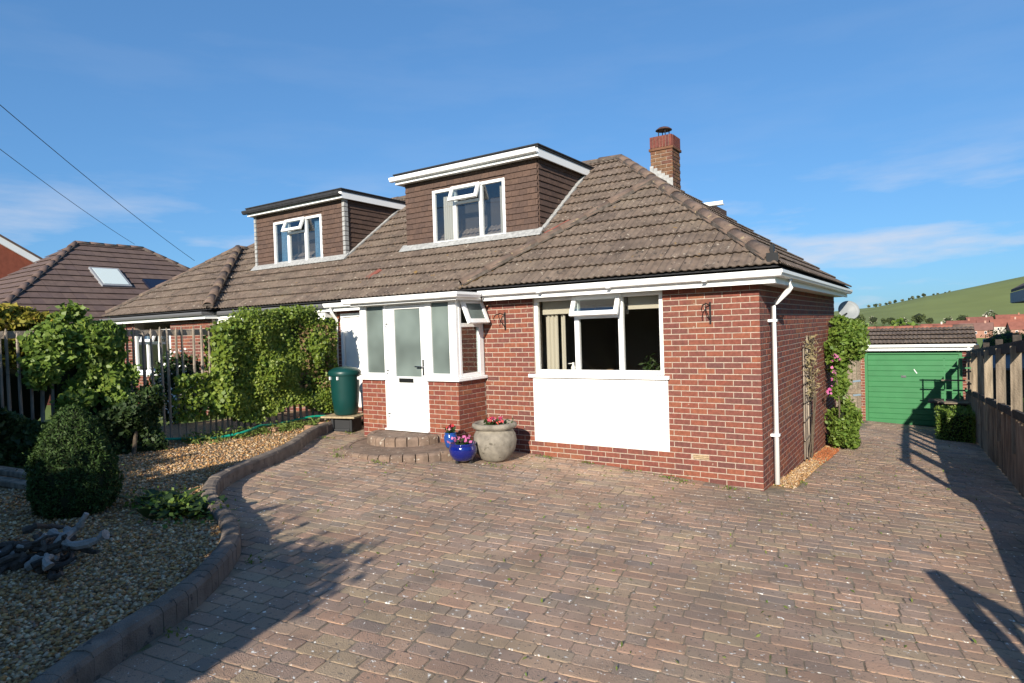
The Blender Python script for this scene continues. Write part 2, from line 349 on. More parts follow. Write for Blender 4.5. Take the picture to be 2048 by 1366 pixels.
def on_drive(x, y, m=.0):
    if y > 11.95 or x > fence_x(y)-.12: return False
    if y > -.02: return x > .28+m and y < 11.9 or (x > .02 and y < .45 and y > -.3 and False)
    if -6.3 < x < -4.2 and y > -.72: return False
    if x < -6.9 and y > -.6: return x > -7.6 and y < .25
    return kerb_side(x, y) > .07+m and y > -9
driveway_b = MB()
gx = [-8.2,-6,-4,-2,0,1,2,2.75]; gy = [-9,-7,-5,-3,-1,0,3,6,9,12]
idx = {}
for j, y in enumerate(gy):
    for i, x in enumerate(gx):
        idx[i, j] = len(driveway_b.v); driveway_b.v.append((x, y, zg(x, y)-.0050))
for j in range(len(gy)-1):
    for i in range(len(gx)-1):
        driveway_b.f.append((idx[i,j], idx[i+1,j], idx[i+1,j+1], idx[i,j+1]))
driveway = driveway_b.build('driveway', joint_m, smooth=True, kind='structure')
def paver_arr(l, w, h=.03, c=.002, k=.014):
    x, y = l/2, w/2; r = lambda: random.uniform(-.0025, .0025)
    ring = [(-x+k,-y),(x-k,-y),(x,-y+k),(x,y-k),(x-k,y),(-x+k,y),(-x,y-k),(-x,-y+k)]
    ring = [(a+r(), b+r()) for a, b in ring]
    v = [(a, b, -h) for a, b in ring]+[(a, b, -c) for a, b in ring]+[(a*(1-.008/x), b*(1-.008/y), r()*.3) for a, b in ring]
    f = [tuple(range(16, 24))]+[(8+i, 8+(i+1) % 8, 16+(i+1) % 8, 16+i) for i in range(8)]+[(i, (i+1) % 8, 8+(i+1) % 8, 8+i) for i in range(8)]
    return v, f
PAV = {}
for L_ in (.235, .175, .118):
    for k in range(6):
        b = MB(); b.add(*paver_arr(L_, .1245)); PAV[L_, k] = (b.v, b.f, b.mesh('paver'))
        PAV[L_, k][2].materials.append(paver_m)
th0 = R(12.5); cu = Vector((math.cos(th0), math.sin(th0))); cv = Vector((-math.sin(th0), math.cos(th0)))
pl = []
for r_ in range(-80, 110):
    u = -9.5+random.uniform(0, .3)
    while u < 6:
        L_ = random.choices((.235, .175, .118), (5, 4, 2))[0]
        p = cu*(u+L_/2+.004)+cv*(r_*.131); u += L_+.008
        x, y = p.x, p.y
        if -8.3 < x < 2.9 and -9 < y < 12 and on_drive(x, y):
            x += .012*math.sin(y*3.1+x*1.3)+random.gauss(0, .0018); y += .014*math.sin(x*2.3+y*.9)+random.gauss(0, .0018); pl.append((x, y, L_, random.randrange(6)))
def pmat(x, y):
    s_ = -.03 if y < 0 else -.0635
    n_ = Vector((.0575+random.gauss(0, .006), -s_+random.gauss(0, .006), 1)).normalized()
    ja = random.gauss(0, .010); ux = Vector((cu.x-cu.y*ja, cu.y+cu.x*ja, 0)); ux = (ux-n_*ux.dot(n_)).normalized(); uy = n_.cross(ux)
    M = Matrix((ux, uy, n_)).transposed().to_4x4(); M.translation = (x, y, zg(x, y)+random.uniform(-.003, .003)); return M
def in_view(x, y, z=0):
    d = Vector((x, y, z))-CAM; dz_ = d.dot(fw)
    return dz_ > .5 and abs(d.dot(r2)/dz_)*fpx < 1030 and abs(d.dot(u2)/dz_)*fpx < 690
pl = [p for p in pl if in_view(p[0], p[1], zg(p[0], p[1])) or p[1] > -6]
pl.sort(key=lambda p: dcam((p[0], p[1], 0)) if in_view(p[0], p[1], zg(p[0], p[1])) else 99)
rest = MB()
for i, (x, y, L_, k) in enumerate(pl):
    M = pmat(x, y)
    if i < 300: put('paver', PAV[L_, k][2], paver_m, driveway, M)
    else:
        rest.M = M; rest.add(PAV[L_, k][0], PAV[L_, k][1])
rest.build('paver_field', paver_m, driveway, kind='stuff')

# ------------------------------------------------------------------ brickwork
def brick_arr(l, h=.0635, d=.03, c=.004):
    v = [(0,d,0),(l,d,0),(l,d,h),(0,d,h),(0,c,0),(l,c,0),(l,c,h),(0,c,h),(c,0,c),(l-c,0,c),(l-c,0,h-c),(c,0,h-c)]
    f = [(8,9,10,11)]+[(4+i,4+(i+1)%4,8+(i+1)%4,8+i) for i in range(4)]+[(i,(i+1)%4,4+(i+1)%4,4+i) for i in range(4)]
    return v, f
BM = {}
def brick_mesh(l, m):
    k = (round(l, 3), m.name)
    if k not in BM:
        b = MB(); b.add(*brick_arr(k[0])); BM[k] = b.mesh('brick'); BM[k].materials.append(m)
    return BM[k]
def bricks_for(org, ud, nd, width, k0, k1, holes=(), par=0, gauge=.075, zoff=0.):
    """bricks of a stretcher-bond face; u measured from org along ud; returns (matrix, length)"""
    res = []; ud = Vector(ud); nd = Vector(nd)
    for k in range(k0, k1):
        z0 = zoff+k*gauge; zc = z0+.04
        free = [(0, width)]
        for (a, b, c, d) in holes:
            if c < zc < d:
                nf = []
                for s_, e_ in free:
                    if b <= s_ or a >= e_: nf.append((s_, e_)); continue
                    if a > s_: nf.append((s_, a))
                    if b < e_: nf.append((b, e_))
                free = nf
        s0 = -.1125 if (k+par) % 2 == 0 else 0
        u = s0
        while u < width:
            a, b = u+.005, u+.22
            for s_, e_ in free:
                aa, bb = max(a, s_+.002), min(b, e_-.002)
                if bb-aa > .025:
                    o = Vector(org)+ud*aa-nd*random.uniform(-.0015, .0015)
                    M = Matrix((ud, -nd, Vector((0, 0, 1)))).transposed().to_4x4(); M.translation = (o.x, o.y, z0+.0095)
                    res.append((M, bb-aa))
            u += .225
    return res
def lay(bl, m, parent, n_single, rest_name):
    bl = sorted(bl, key=lambda t: dcam(t[0].translation))
    r = MB()
    for i, (M, l) in enumerate(bl):
        if i < n_single: put('brick', brick_mesh(l, m), m, parent, M)
        else: r.M = M; r.add(*brick_arr(l))
    if r.v: r.build(rest_name, m, parent, kind='stuff')

# ------------------------------------------------------------------ roofs
TP = .735; CP = math.cos(math.atan(TP)); SP = math.sin(math.atan(TP)); E = 2.655; O = .29; D = 7.0; DD = .30; CX = -7.97
XL = -4.50
_px = [0,.016,.034,.052,.066,.099,.115,.133,.151,.165,.198,.214,.232,.250,.264,.297]; _pz = [0,.011,.016,.011,0]*3+[0]
def tile_arr(w=.297, L_=.37, flat=False):
    px = _px if not flat else [0, .15, .297]; pz = _pz if not flat else [0, 0, 0]
    n = len(px); v = []
    for y, z in ((0, .040), (L_, .004)): v += [(x, y, z+h) for x, h in zip(px, pz)]
    v += [(x, .004, .024+h) for x, h in zip(px, pz)]+[(x, .10, .018+h) for x, h in zip(px, pz)]
    f = [(i, i+1, n+i+1, n+i) for i in range(n-1)]+[(2*n+i, 2*n+i+1, i+1, i) for i in range(n-1)]+[(3*n+i, 3*n+i+1, 2*n+i+1, 2*n+i) for i in range(n-1)]
    return v, f
TM = {}
def roof_plane(p0, ud, sdir, poly, m, parent, singles=0, gauge=.335, flat=False, tp=TP, order=None, store=None):
    """plan polygon (convex, ccw or cw) on a plane rising along sdir from the eave through p0"""
    cp = 1/math.sqrt(1+tp*tp); sp_ = tp*cp
    p0 = Vector(p0); ud = Vector((*ud, 0)); sl_ = Vector((sdir[0]*cp, sdir[1]*cp, sp_)); nr = ud.cross(sl_)
    if nr.z < 0: nr = -nr
    s2 = Vector((*sdir, 0))
    uv = [((Vector((x, y, 0))-Vector((p0.x, p0.y, 0))).dot(ud), (Vector((x, y, 0))-Vector((p0.x, p0.y, 0))).dot(s2)/cp) for x, y in poly]
    ar = sum(uv[i][0]*uv[(i+1) % len(uv)][1]-uv[(i+1) % len(uv)][0]*uv[i][1] for i in range(len(uv)))
    if ar < 0: uv.reverse()
    edges = []
    for i in range(len(uv)):
        a = Vector(uv[i]); b = Vector(uv[(i+1) % len(uv)]); d = (b-a)
        if d.length < 1e-4: continue
        d.normalize(); edges.append((a, Vector((-d.y, d.x))))
    def dist(u, v): return min((Vector((u, v))-a).dot(n_) for a, n_ in edges)
    fr = Matrix((ud, sl_, nr)).transposed().to_4x4(); fr.translation = p0
    dk = MB(); dk.add([fr @ Vector((u, v, -.012)) for u, v in uv], [tuple(range(len(uv)))]); dk.build('roof_deck', felt_m, parent)
    u0, u1 = min(q[0] for q in uv), max(q[0] for q in uv); v1 = max(q[1] for q in uv)
    whole = []; cut = []
    for j in range(int(v1/gauge)+2):
        for i in range(int(math.floor(u0/.30))-1, int(u1/.30)+2):
            u, v = i*.30, j*gauge
            ds = [dist(u, v+.001), dist(u+.297, v+.001), dist(u, v+gauge), dist(u+.297, v+gauge)]
            if min(ds) >= -.0015: whole.append((u, v))
            elif max(ds) > 0 or dist(u+.15, v+gauge/2) > 0: cut.append((u, v))
    va, fa = tile_arr(flat=flat)
    key = 'flat' if flat else 'roman'
    if (key, m.name) not in TM:
        b = MB(); b.add(va, fa); TM[key, m.name] = b.mesh('roof_tile'); TM[key, m.name].materials.append(m); TM[key, m.name].shade_smooth(); TM[key, m.name].set_sharp_from_angle(angle=R(40))
    def jm(u, v):
        M = fr @ Matrix.Translation((u, v, random.uniform(0, .004))) @ Matrix.Rotation(random.gauss(0, .004), 4, 'Z'); return M
    ms = [jm(u, v) for u, v in whole]; ms.sort(key=lambda M: dcam(M.translation))
    rs = MB()
    for i, M in enumerate(ms):
        if i < singles: put('roof_tile', TM[key, m.name], m, parent, M)
        else: rs.M = M; rs.add(va, fa)
    ct = MB()
    for u, v in cut:
        ct.M = jm(u, v); ct.add(va, fa)
    if ct.v:
        me = bpy.data.meshes.new('t'); me.from_pydata(ct.v, [], ct.f); bm = bmesh.new(); bm.from_mesh(me)
        for a, n_ in edges:
            co = fr @ Vector((a.x, a.y, 0)); no = fr.to_3x3() @ Vector((n_.x, n_.y, 0))
            bmesh.ops.bisect_plane(bm, geom=bm.verts[:]+bm.edges[:]+bm.faces[:], plane_co=co, plane_no=-no, clear_outer=True)
        bm.to_mesh(me); bm.free()
        o = len(rs.v); rs.v += [tuple(q.co) for q in me.vertices]; rs.f += [tuple(i+o for i in q.vertices) for q in me.polygons]
        bpy.data.meshes.remove(me)
    if rs.v: rs.build('roof_tile_field', m, parent, smooth=True, kind='stuff').data.set_sharp_from_angle(angle=R(40))
    return len(ms)
def ridge_run(a, b, m, parent, r=.098, seg=.44, name='hip_tile'):
    """half-round tiles laid in line from a (low) to b (high), bedded in mortar"""
    a = Vector(a); b = Vector(b); L_ = (b-a).length; n = max(1, round(L_/seg)); d = (b-a)/n; dn = d.normalized()
    s_ = dn.cross(Vector((0, 0, 1))).normalized(); u = s_.cross(dn)
    if u.z < 0: u = -u
    for i in range(n):
        mb = MB(); p = a+d*i; q = a+d*(i+1)+dn*.015; vs = []; N = 8
        jr = random.uniform(-.006, .006)
        for P_, rr in ((p, r+.012), (q, r-.004)):
            for ro in (rr, rr-.018):
                vs += [P_+s_*(math.cos(math.pi*k/N)*ro)+u*(math.sin(math.pi*k/N)*ro*.85-.045+jr) for k in range(N+1)]
        K_ = N+1; fs = [(k, k+1, 2*K_+k+1, 2*K_+k) for k in range(N)]+[(k, K_+k, K_+k+1, k+1) for k in range(N)]+[(2*K_+k, 2*K_+k+1, 3*K_+k+1, 3*K_+k) for k in range(N)]
        mb.add(vs, fs); mb.build(name, m, parent, smooth=True)
    mb = MB(); mb.bar(a-u*.035, b-u*.035, r*2.05, .05, upv=u); mb.build('ridge_bedding', bed_m, parent)
def Hm(p, mir):
    return (2*CX-p[0], *p[1:]) if mir else tuple(p)
def house_roof(parent, mir, singles):
    f = lambda x, y: Hm((x, y), mir); f3 = lambda x, y, z: Hm((x, y, z), mir)
    sx = -1 if mir else 1
    hw = (O-XL)/2; xm = (O+XL)/2; K = (xm, -O+hw); K2 = (xm, DD-O+hw); yr = (DD+D)/2; hr = (D-DD)/2+O; Rr = (O-hr, yr)
    zK = E+TP*hw; zR = E+TP*hr
    roof = MB(); roof.add([f3(XL+.2, .2, E-.05), f3(O-.25, .2, E-.05), f3(O-.25, D-.1, E-.05), f3(CX, D-.1, E-.05), f3(CX, .4, E-.05)], [(0, 1, 2, 3, 4)])
    roof = roof.build('roof', felt_m, parent)
    n = 0
    ud = (1, 0)
    n += roof_plane((f(XL, -O)[0] if not mir else f(O, -O)[0], -O, E), ud, (0, 1), [f(XL, -O), f(O, -O), f(*K)], tile_m, roof, singles)
    n = min(n, singles)
    roof_plane((f(CX, 0)[0] if not mir else f(XL, 0)[0], DD-O, E), ud, (0, 1), [f(CX, DD-O), f(XL, DD-O), f(*K2), f(*Rr), f(CX, yr)], tile_m, roof, singles-n)
    roof_plane((f(O, 0)[0], -O, E), (0, 1), (-sx, 0), [f(O, -O), f(O, K2[1]), f(*K2), f(*K)], tile_m, roof)
    roof_plane((f(O, 0)[0], -O, E), (0, 1), (-sx, 0), [f(O, K2[1]), f(O, D+O), f(*Rr), f(*K2)], tile_m, roof)
    roof_plane((f(XL, 0)[0], -O, E), (0, 1), (sx, 0), [f(XL, -O), f(*K), f(*K2), f(XL, DD-O)], tile_m, roof)
    bk = MB(); bk.add([f3(CX, D+O, E), f3(O, D+O, E), f3(*Rr, zR), f3(CX, yr, zR)], [(0, 1, 2, 3)]); bk.build('rear_slope', tile_m, roof)
    h_ = .05
    ridge_run(f3(O-.08, -O+.08, E+.08+h_), f3(*K, zK+h_), ridge_m, roof)
    ridge_run(f3(*K, zK+h_), f3(*K2, zK+h_), ridge_m, roof, name='ridge_tile')
    ridge_run(f3(*K2, zK+h_), f3(*Rr, zR+h_), ridge_m, roof)
    ridge_run(f3(XL+.05, -O+.05, E+.05+h_+.02), f3(*K, zK+h_+.01), ridge_m, roof, r=.105)
    ridge_run(f3(CX+.01, yr, zR+h_), f3(*Rr, zR+h_), ridge_m, roof, name='ridge_tile')
    vb = MB(); a_ = Vector(f3(XL+.02, DD-O+.02, E+.035)); b_ = Vector(f3(*K2, zK+.02))
    vb.bar(a_, b_, .10, .03); vb.build('valley_trough', lead_m if not mir else felt_m, roof)
    return roof, K, K2, Rr, zK, zR

GUT = [(0,.005),(.055,0),(.08,.012),(.092,.04),(.10,.045),(.10,.085),(.09,.085),(.085,.05),(.06,.03),(0,.03)]
def hang_tiles(org, ud, nd, width, rows, hole, parent, m, singles, keep=None, gauge=.105, tw=.165):
    """plain tiles hung on a wall face; u along ud"""
    ud = Vector(ud); nd = Vector(nd); org = Vector(org); lst = []
    for j in range(rows):
        u = -(tw/2 if j % 2 else 0)
        while u < width-.01:
            a, b = max(u, 0)+.0015, min(u+tw, width)-.0015; u += tw
            z0 = j*gauge
            segs = [(a, b)]
            if hole and hole[2] < z0+gauge*.5 < hole[3]:
                segs = []
                if a < hole[0]: segs.append((a, min(b, hole[0])))
                if b > hole[1]: segs.append((max(a, hole[1]), b))
            for a_, b_ in segs:
                if b_-a_ < .02: continue
                if keep and not keep((a_+b_)/2, z0+gauge): continue
                lst.append((a_, b_-a_, z0))
    def arr(l): return MB().box(0, l, 0, .014, 0, gauge+.03)
    r = MB(); cache = {}
    for i, (a_, l, z0) in enumerate(lst):
        o = org+ud*a_+nd*.034
        M = Matrix((ud, -nd, Vector((0, 0, 1)))).transposed().to_4x4(); M.translation = (o.x, o.y, org.z+z0+random.uniform(-.003, .003))
        M = M @ Matrix.Rotation(-.185+random.gauss(0, .012), 4, 'X')
        if i < singles:
            k = round(l, 3)
            if k not in cache: cache[k] = arr(l).mesh('hung_tile'); cache[k].materials.append(m)
            put('hung_tile', cache[k], m, parent, M)
        else:
            q = arr(l); r.M = M; r.add(q.v, q.f)
    if r.v: r.build('hung_tile_field', m, parent, kind='stuff')
    return min(len(lst), singles)
def casement(parent, x0, x1, z0, z1, y, split, sash, gl, interior=None, fw_=.05):
    """white three-light window facing -Y with an open top-hung fanlight in the middle light; split=(xa, xb) mullion centres"""
    d = .07
    w = MB().frame(x0, x1, y, y+d, z0, z1, fw_).build('window_frame', white_m, parent, bevel=.006)
    for xa in split: MB().box(xa-.035, xa+.035, y-.004, y+d-.005, z0+fw_+.001, z1-fw_-.001).build('mullion', white_m, w, bevel=.005)
    zt = z1-sash
    tr = MB().box(split[0]+.037, split[1]-.037, y-.002, y+d-.008, zt-.035, zt+.012); tr.build('transom', white_m, w, bevel=.004)
    a, b = split
    for xa, xb, za, zb in ((x0+fw_, a-.035, z0+fw_, z1-fw_), (b+.035, x1-fw_, z0+fw_, z1-fw_), (a+.035, b-.035, z0+fw_, zt-.035)):
        MB().box(xa, xb, y+.03, y+.034, za, zb).build('pane', gl, w)
    # open top-hung sash
    hgt = z1-fw_*.4-zt+.03; M = Matrix.Translation((0, y-.012, z1-fw_*.4)) @ Matrix.Rotation(R(-24), 4, 'X')
    sb = MB(M); sb.frame(a-.03, b+.03, -.05, 0, -hgt, 0, .065); s_ = sb.build('fanlight_sash', white_m, w, bevel=.006)
    MB(M).box(a+.035, b-.035, -.03, -.026, -hgt+.065, -.065).build('fanlight_pane', glassd_m, s_)
    MB(M).box((a+b)/2-.06, (a+b)/2+.06, .002, .02, -hgt+.01, -hgt+.05).build('window_handle', white_m, s_)
    if sash > .3: MB().bar(((a+b)/2-.02, y+.02, zt+.02), ((a+b)/2-.04, y-.03, zt+.12), .012, .012).build('stay', chrome_m, s_)
    return w
def pleats(x0, x1, z0, z1, y, m, parent, amp=.022, n=6):
    V = []; N = n*8
    for i in range(N+1):
        t = i/N; V += [(x0+(x1-x0)*t, y+amp*math.sin(t*n*2*math.pi), z0), (x0+(x1-x0)*t, y+amp*math.sin(t*n*2*math.pi+.3), z1)]
    return raw('curtain', V, [(2*i, 2*i+2, 2*i+3, 2*i+1) for i in range(N)], m, parent, smooth=True)
def dormer(parent, mir, singles, dz=0):
    f = lambda x: 2*CX-x if mir else x
    xa, xb = sorted((f(-7.06), f(-3.96))); y0 = 1.42; zb = 3.66+dz; zt = 5.02+dz
    body = MB(); zr = lambda y: E+TP*(y-DD+O)
    body.box(xa+.02, xb-.02, y0+.03, 3.3, zb-.05, zt)
    d = MB(); wx0, wx1 = sorted((f(-6.345), f(-4.64))); wz0, wz1 = 3.70+dz, 4.755+dz
    # front skin with the window opening, cheeks
    for (a, b, c, e) in ((xa+.012, wx0, zb-.1, zt), (wx1, xb-.012, zb-.1, zt), (wx0, wx1, wz1, zt), (wx0, wx1, zb-.12, wz0)):
        d.box(a, b, y0, y0+.06, c, e)
    for x in (xa+.012, xb-.042): d.box(x, x+.03, y0+.06, 3.45, zb-.3, zt)
    d = d.build('dormer', hang_m, parent)
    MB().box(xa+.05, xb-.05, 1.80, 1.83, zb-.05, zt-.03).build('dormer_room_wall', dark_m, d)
    hole = (wx0-xa, wx1-xa, wz0-zb-.02, wz1-zb+.02)
    n = hang_tiles((xa, y0, zb+.0), (1, 0, 0), (0, -1, 0), xb-xa, 13, hole, d, hang_m, singles)
    # cheek facing +X
    kp = lambda u, z: zb+z > zr(y0+u)-.12
    n += hang_tiles((xb, y0-.01, zb), (0, 1, 0), (1, 0, 0), 1.95, 13, None, d, hang_m, max(0, singles-n), kp)
    w = casement(d, wx0, wx1, wz0, wz1, y0-.045, (wx0+.545, wx1-.545), .30, glassb_m, fw_=.055)
    MB().box(wx0-.02, wx1+.02, y0-.10, y0-.01, wz0-.035, wz0-.001).build('window_sill', white_m, w, bevel=.006)
    if mir:
        pleats(wx0+.10, wx0+.42, wz0+.05, wz1-.08, y0+.10, bluecurtain_m, d); pleats(wx1-.40, wx1-.06, wz0+.05, wz1-.08, y0+.10, bluecurtain_m, d)
    else:
        pleats(wx0+.16, wx0+.46, wz0+.05, wz1-.12, y0+.10, curtain_m, d); pleats(wx1-.20, wx1-.06, wz0+.05, wz1-.08, y0+.10, curtain_m, d)
    # flat roof, fascia, gutter
    fl = .20
    top = MB().box(xa-.14, xb+.14, y0-fl, 3.55, zt+.10, zt+.135)
    top.box(xa-.155, xb+.155, y0-fl-.015, y0-fl+.10, zt+.136, zt+.165); top.box(xb+.06, xb+.155, y0-fl+.10, 3.5, zt+.136, zt+.165)
    r_ = top.build('dormer_flat_roof', felt_m, d, bevel=.01)
    fm = white_m
    fa = MB().box(xa-.12, xb+.12, y0-fl+.02, y0-fl+.05, zt-.045, zt+.098); fa.box(xb+.09, xb+.12, y0-fl+.051, 3.5, zt-.045, zt+.098)
    fa.box(xa-.12, xa-.09, y0-fl+.051, 3.5, zt-.045, zt+.098)
    fa.build('dormer_fascia', fm, d, bevel=.004)
    MB().box(xa-.085, xb+.085, y0-fl+.052, y0-.01, zt-.03, zt-.015).build('dormer_soffit', fm, d)
    g = MB(); g.sweep(GUT, [(xa-.20, y0-fl+.018), (xb+.13, y0-fl+.018)], zt+.005)
    g.build('dormer_gutter', white_m if not mir else felt_m, d)
    # flashings
    lf = MB(); lf.prism([(xa-.12, y0-.15, zr(y0-.15)+.055), (xb+.10, y0-.15, zr(y0-.15)+.055), (xb+.10, y0-.01, zr(y0-.01)+.085), (xa-.12, y0-.01, zr(y0-.01)+.085)], (0, 0, .012))
    a_ = Vector((xb+.05, y0-.12, zr(y0-.12)+.05)); b_ = Vector((xb+.05, 3.28, zr(3.28)+.05)); lf.bar(a_, b_, .10, .03)
    lf.build('lead_flashing', lead_m, d)
    if mir:
        for j in range(13):
            MB().box(xb-.02, xb+.055, y0-.055, y0+.05, zb+j*.105+.01, zb+j*.105+.10).build('corner_soaker', lead_m, d)
            MB().box(xa-.055, xa+.02, y0-.055, y0+.05, zb+j*.105+.01, zb+j*.105+.10).build('corner_soaker', lead_m, d)
    return d

# ------------------------------------------------------------------ the bungalow
house = thing('bungalow', (-3.5, 3.0, -.2), 'red brick bungalow with white glazed porch, brown tiled hipped roof and tile-hung dormer', 'house')
ZB = -3
wall = MB()
ws = .0055
# mortar body of the front wing (window opening left free), side wall, main wall
wall.box(-4.2, -3.27, ws, .25, -.5, 2.47); wall.box(-1.24, -ws, ws, .25, -.5, 2.47); wall.box(-3.27, -1.24, ws, .25, -.5, 1.29)
wall.box(-.25, -ws, .251, D, -.9, 2.47); wall.box(-4.2, -3.97, .251, 3.6, -.3, 2.47); wall.box(-7.97, -.26, D-.2, D, -.9, 2.47)
wall.box(-7.97, -7.86, DD+ws, DD+.25, -.3, 2.47); wall.box(-6.25, -4.21, DD+ws, DD+.25, -.3, 2.47); wall.box(-7.86, -6.25, DD+ws, DD+.25, -.3, .62)
wall = wall.build('brick_wall', mortar_m, house)
# outlines run from the right-hand corner to the left
bl = bricks_for((0, 0, 0), (-1, 0, 0), (0, -1, 0), 4.2, -4, 33, [(1.24, 3.27, 1.29, 2.6), (1.19, 3.307, .30, 1.285), (.668, .878, .225, .30)])
bl = [(Matrix.Translation((-l, 0, 0)) @ M, l) for M, l in bl]
for i, (M, l) in enumerate(bl):
    t = M.translation.copy(); Mr = Matrix(((1,0,0,0),(0,1,0,0),(0,0,1,0),(0,0,0,1))); Mr.translation = t; bl[i] = (Mr, l)
bs = bricks_for((0, 0, 0), (0, 1, 0), (1, 0, 0), D, -14, 33, [], par=1)
bm_ = bricks_for((-7.97, DD, 0), (1, 0, 0), (0, -1, 0), 3.77, -2, 33, [(.11, 1.72, .62, 2.4)])
lay(bl+bs+bm_, brick_m, wall, 240, 'brickwork_field')
# air brick
ab = MB()
for i in range(8):
    for j in range(3):
        ab.box(-.876+.004+i*.0258, -.876+.022+i*.0258, .0, .02, .236+j*.022, .236+.006+j*.022)
ab2 = MB().box(-.876, -.67, .004, .03, .234, .298).build('air_brick', mat('buff clay', [(.50, .36, .22)], .9, .2, 30), wall)
ab.build('air_brick_hole', black_m, ab2)
# white rendered panel and big window
MB().box(-3.307, -1.19, -.004, .02, .30, 1.272).build('render_panel', panel_m, house, bevel=.008)
win = casement(house, -3.27, -1.24, 1.33, 2.475, .03, (-2.55, -1.86), .31, glass_m, fw_=.06)
MB().box(-3.36, -1.16, -.055, .05, 1.274, 1.325).build('window_sill', white_m, win, bevel=.008)
room = MB().box(-3.95, -3.9, .26, 4.4, .2, 2.46); room.box(-.30, -.255, .26, 4.4, .2, 2.46); room.box(-3.9, -.30, 4.35, 4.4, .2, 2.46); room.box(-3.9, -.3, .26, 4.35, 2.44, 2.46)
room = room.build('room_wall', room_m, house)
MB().box(-3.9, -.3, .26, 4.35, .15, .19).build('room_floor', floor_m, room)
MB().box(-3.27, -1.24, .11, .28, 1.25, 1.288).build('inner_sill', white_m, win)
pleats(-3.19, -2.98, 1.32, 2.40, .24, curtain_m, win, .028, 3); pleats(-2.93, -2.86, 1.32, 2.40, .25, curtain_m, win, .02, 1)
MB().box(-3.2, -2.6, .17, .175, 2.22, 2.42).build('roller_blind', curtain_m, win); MB().box(-1.8, -1.3, .17, .175, 2.24, 2.42).build('roller_blind', curtain_m, win)
# porch
porch = MB(); pm = .0055
porch.box(-6.26+pm, -5.72, -.7+pm, -.5, -.2, 1.25); porch.box(-4.80, -4.2-pm, -.7+pm, -.5, -.2, 1.25); porch.box(-4.4, -4.2-pm, -.499, .01, -.2, 1.25)
porch.box(-6.26+pm, -6.06, -.499, .29, -.2, 1.25)
porch_walls = porch; porch = MB().box(-6.05, -4.42, -.49, .29, -.2, .395).build('porch', mortar_m, house)
for a_ in range(0, len(porch_walls.v), 8): MB().add(porch_walls.v[a_:a_+8], MB().box(0,1,0,1,0,1).f).build('dwarf_wall', mortar_m, porch)
pb = bricks_for((-6.26, -.7, 0), (1, 0, 0), (0, -1, 0), 2.06, -1, 17, [(.535, 1.46, -1, 2)], par=1, gauge=.073, zoff=.005)
pb += bricks_for((-4.2, -.7, 0), (0, 1, 0), (1, 0, 0), .7, -1, 17, [], par=0, gauge=.073, zoff=.005)
lay(pb, porchbrick_m, porch, 110, 'porch_brickwork_field')
ps = MB().box(-6.32, -5.70, -.755, -.45, 1.251, 1.30); ps.box(-4.81, -4.145, -.755, -.45, 1.251, 1.30); ps.box(-4.44, -4.145, -.449, -.005, 1.251, 1.30); ps.box(-6.32, -6.04, -.449, .28, 1.251, 1.30)
for a_ in range(0, len(ps.v), 8): MB().add(ps.v[a_:a_+8], MB().box(0,1,0,1,0,1).f).build('porch_sill', white_m, porch, bevel=.008)
pf = MB()
# front frame: sidelight, door frame, sidelight, corner post
for x0, x1 in ((-6.26, -6.12), (-5.72, -5.66), (-4.82, -4.70), (-4.35, -4.21)):
    pf.box(x0, x1, -.70, -.63, 1.301 if x0 in (-6.26, -4.35) else (.46 if x0 == -5.72 else (1.301)), 2.50)
pf.box(-4.82, -4.79, -.70, -.63, .46, 1.30)
pf.box(-6.119, -5.721, -.698, -.632, 1.301, 1.365); pf.box(-6.119, -5.721, -.698, -.632, 2.46, 2.50)
pf.box(-4.699, -4.351, -.698, -.632, 1.301, 1.365); pf.box(-4.699, -4.351, -.698, -.632, 2.46, 2.50)
pf.box(-5.659, -4.821, -.698, -.632, 2.455, 2.50)
# right-hand return facing +X
pf.box(-4.268, -4.205, -.629, -.57, 1.301, 2.50); pf.box(-4.268, -4.205, -.12, -.005, 1.301, 2.50)
pf.box(-4.266, -4.207, -.569, -.121, 1.301, 1.36); pf.box(-4.266, -4.207, -.569, -.121, 2.07, 2.13); pf.box(-4.266, -4.207, -.569, -.121, 2.465, 2.50)
pf.box(-6.255, -6.19, -.629, .28, 1.301, 1.36); pf.box(-6.255, -6.19, -.629, .28, 2.44, 2.50); pf.box(-6.255, -6.19, .2, .28, 1.361, 2.44)
pf = pf.build('porch_frame', white_m, porch, bevel=.006)
for q in ((-6.119, -5.721), (-4.699, -4.351)): MB().box(q[0], q[1], -.672, -.666, 1.366, 2.459).build('sidelight_pane', frost_m, pf)
MB().box(-4.238, -4.232, -.569, -.121, 1.361, 2.069).build('side_pane', glassd_m, pf)
MB().box(-6.225, -6.22, -.629, .2, 1.361, 2.44).build('side_pane', frost_m, pf)
M = Matrix.Translation((-4.205, -.345, 2.485)) @ Matrix.Rotation(R(90), 4, 'Z') @ Matrix.Rotation(R(-22), 4, 'X')
sb = MB(M); sb.frame(-.265, .265, -.05, 0, -.40, 0, .07); sb = sb.build('porch_fanlight', white_m, pf, bevel=.006)
MB(M).box(-.195, .195, -.03, -.025, -.33, -.07).build('fanlight_pane', frost_m, sb)
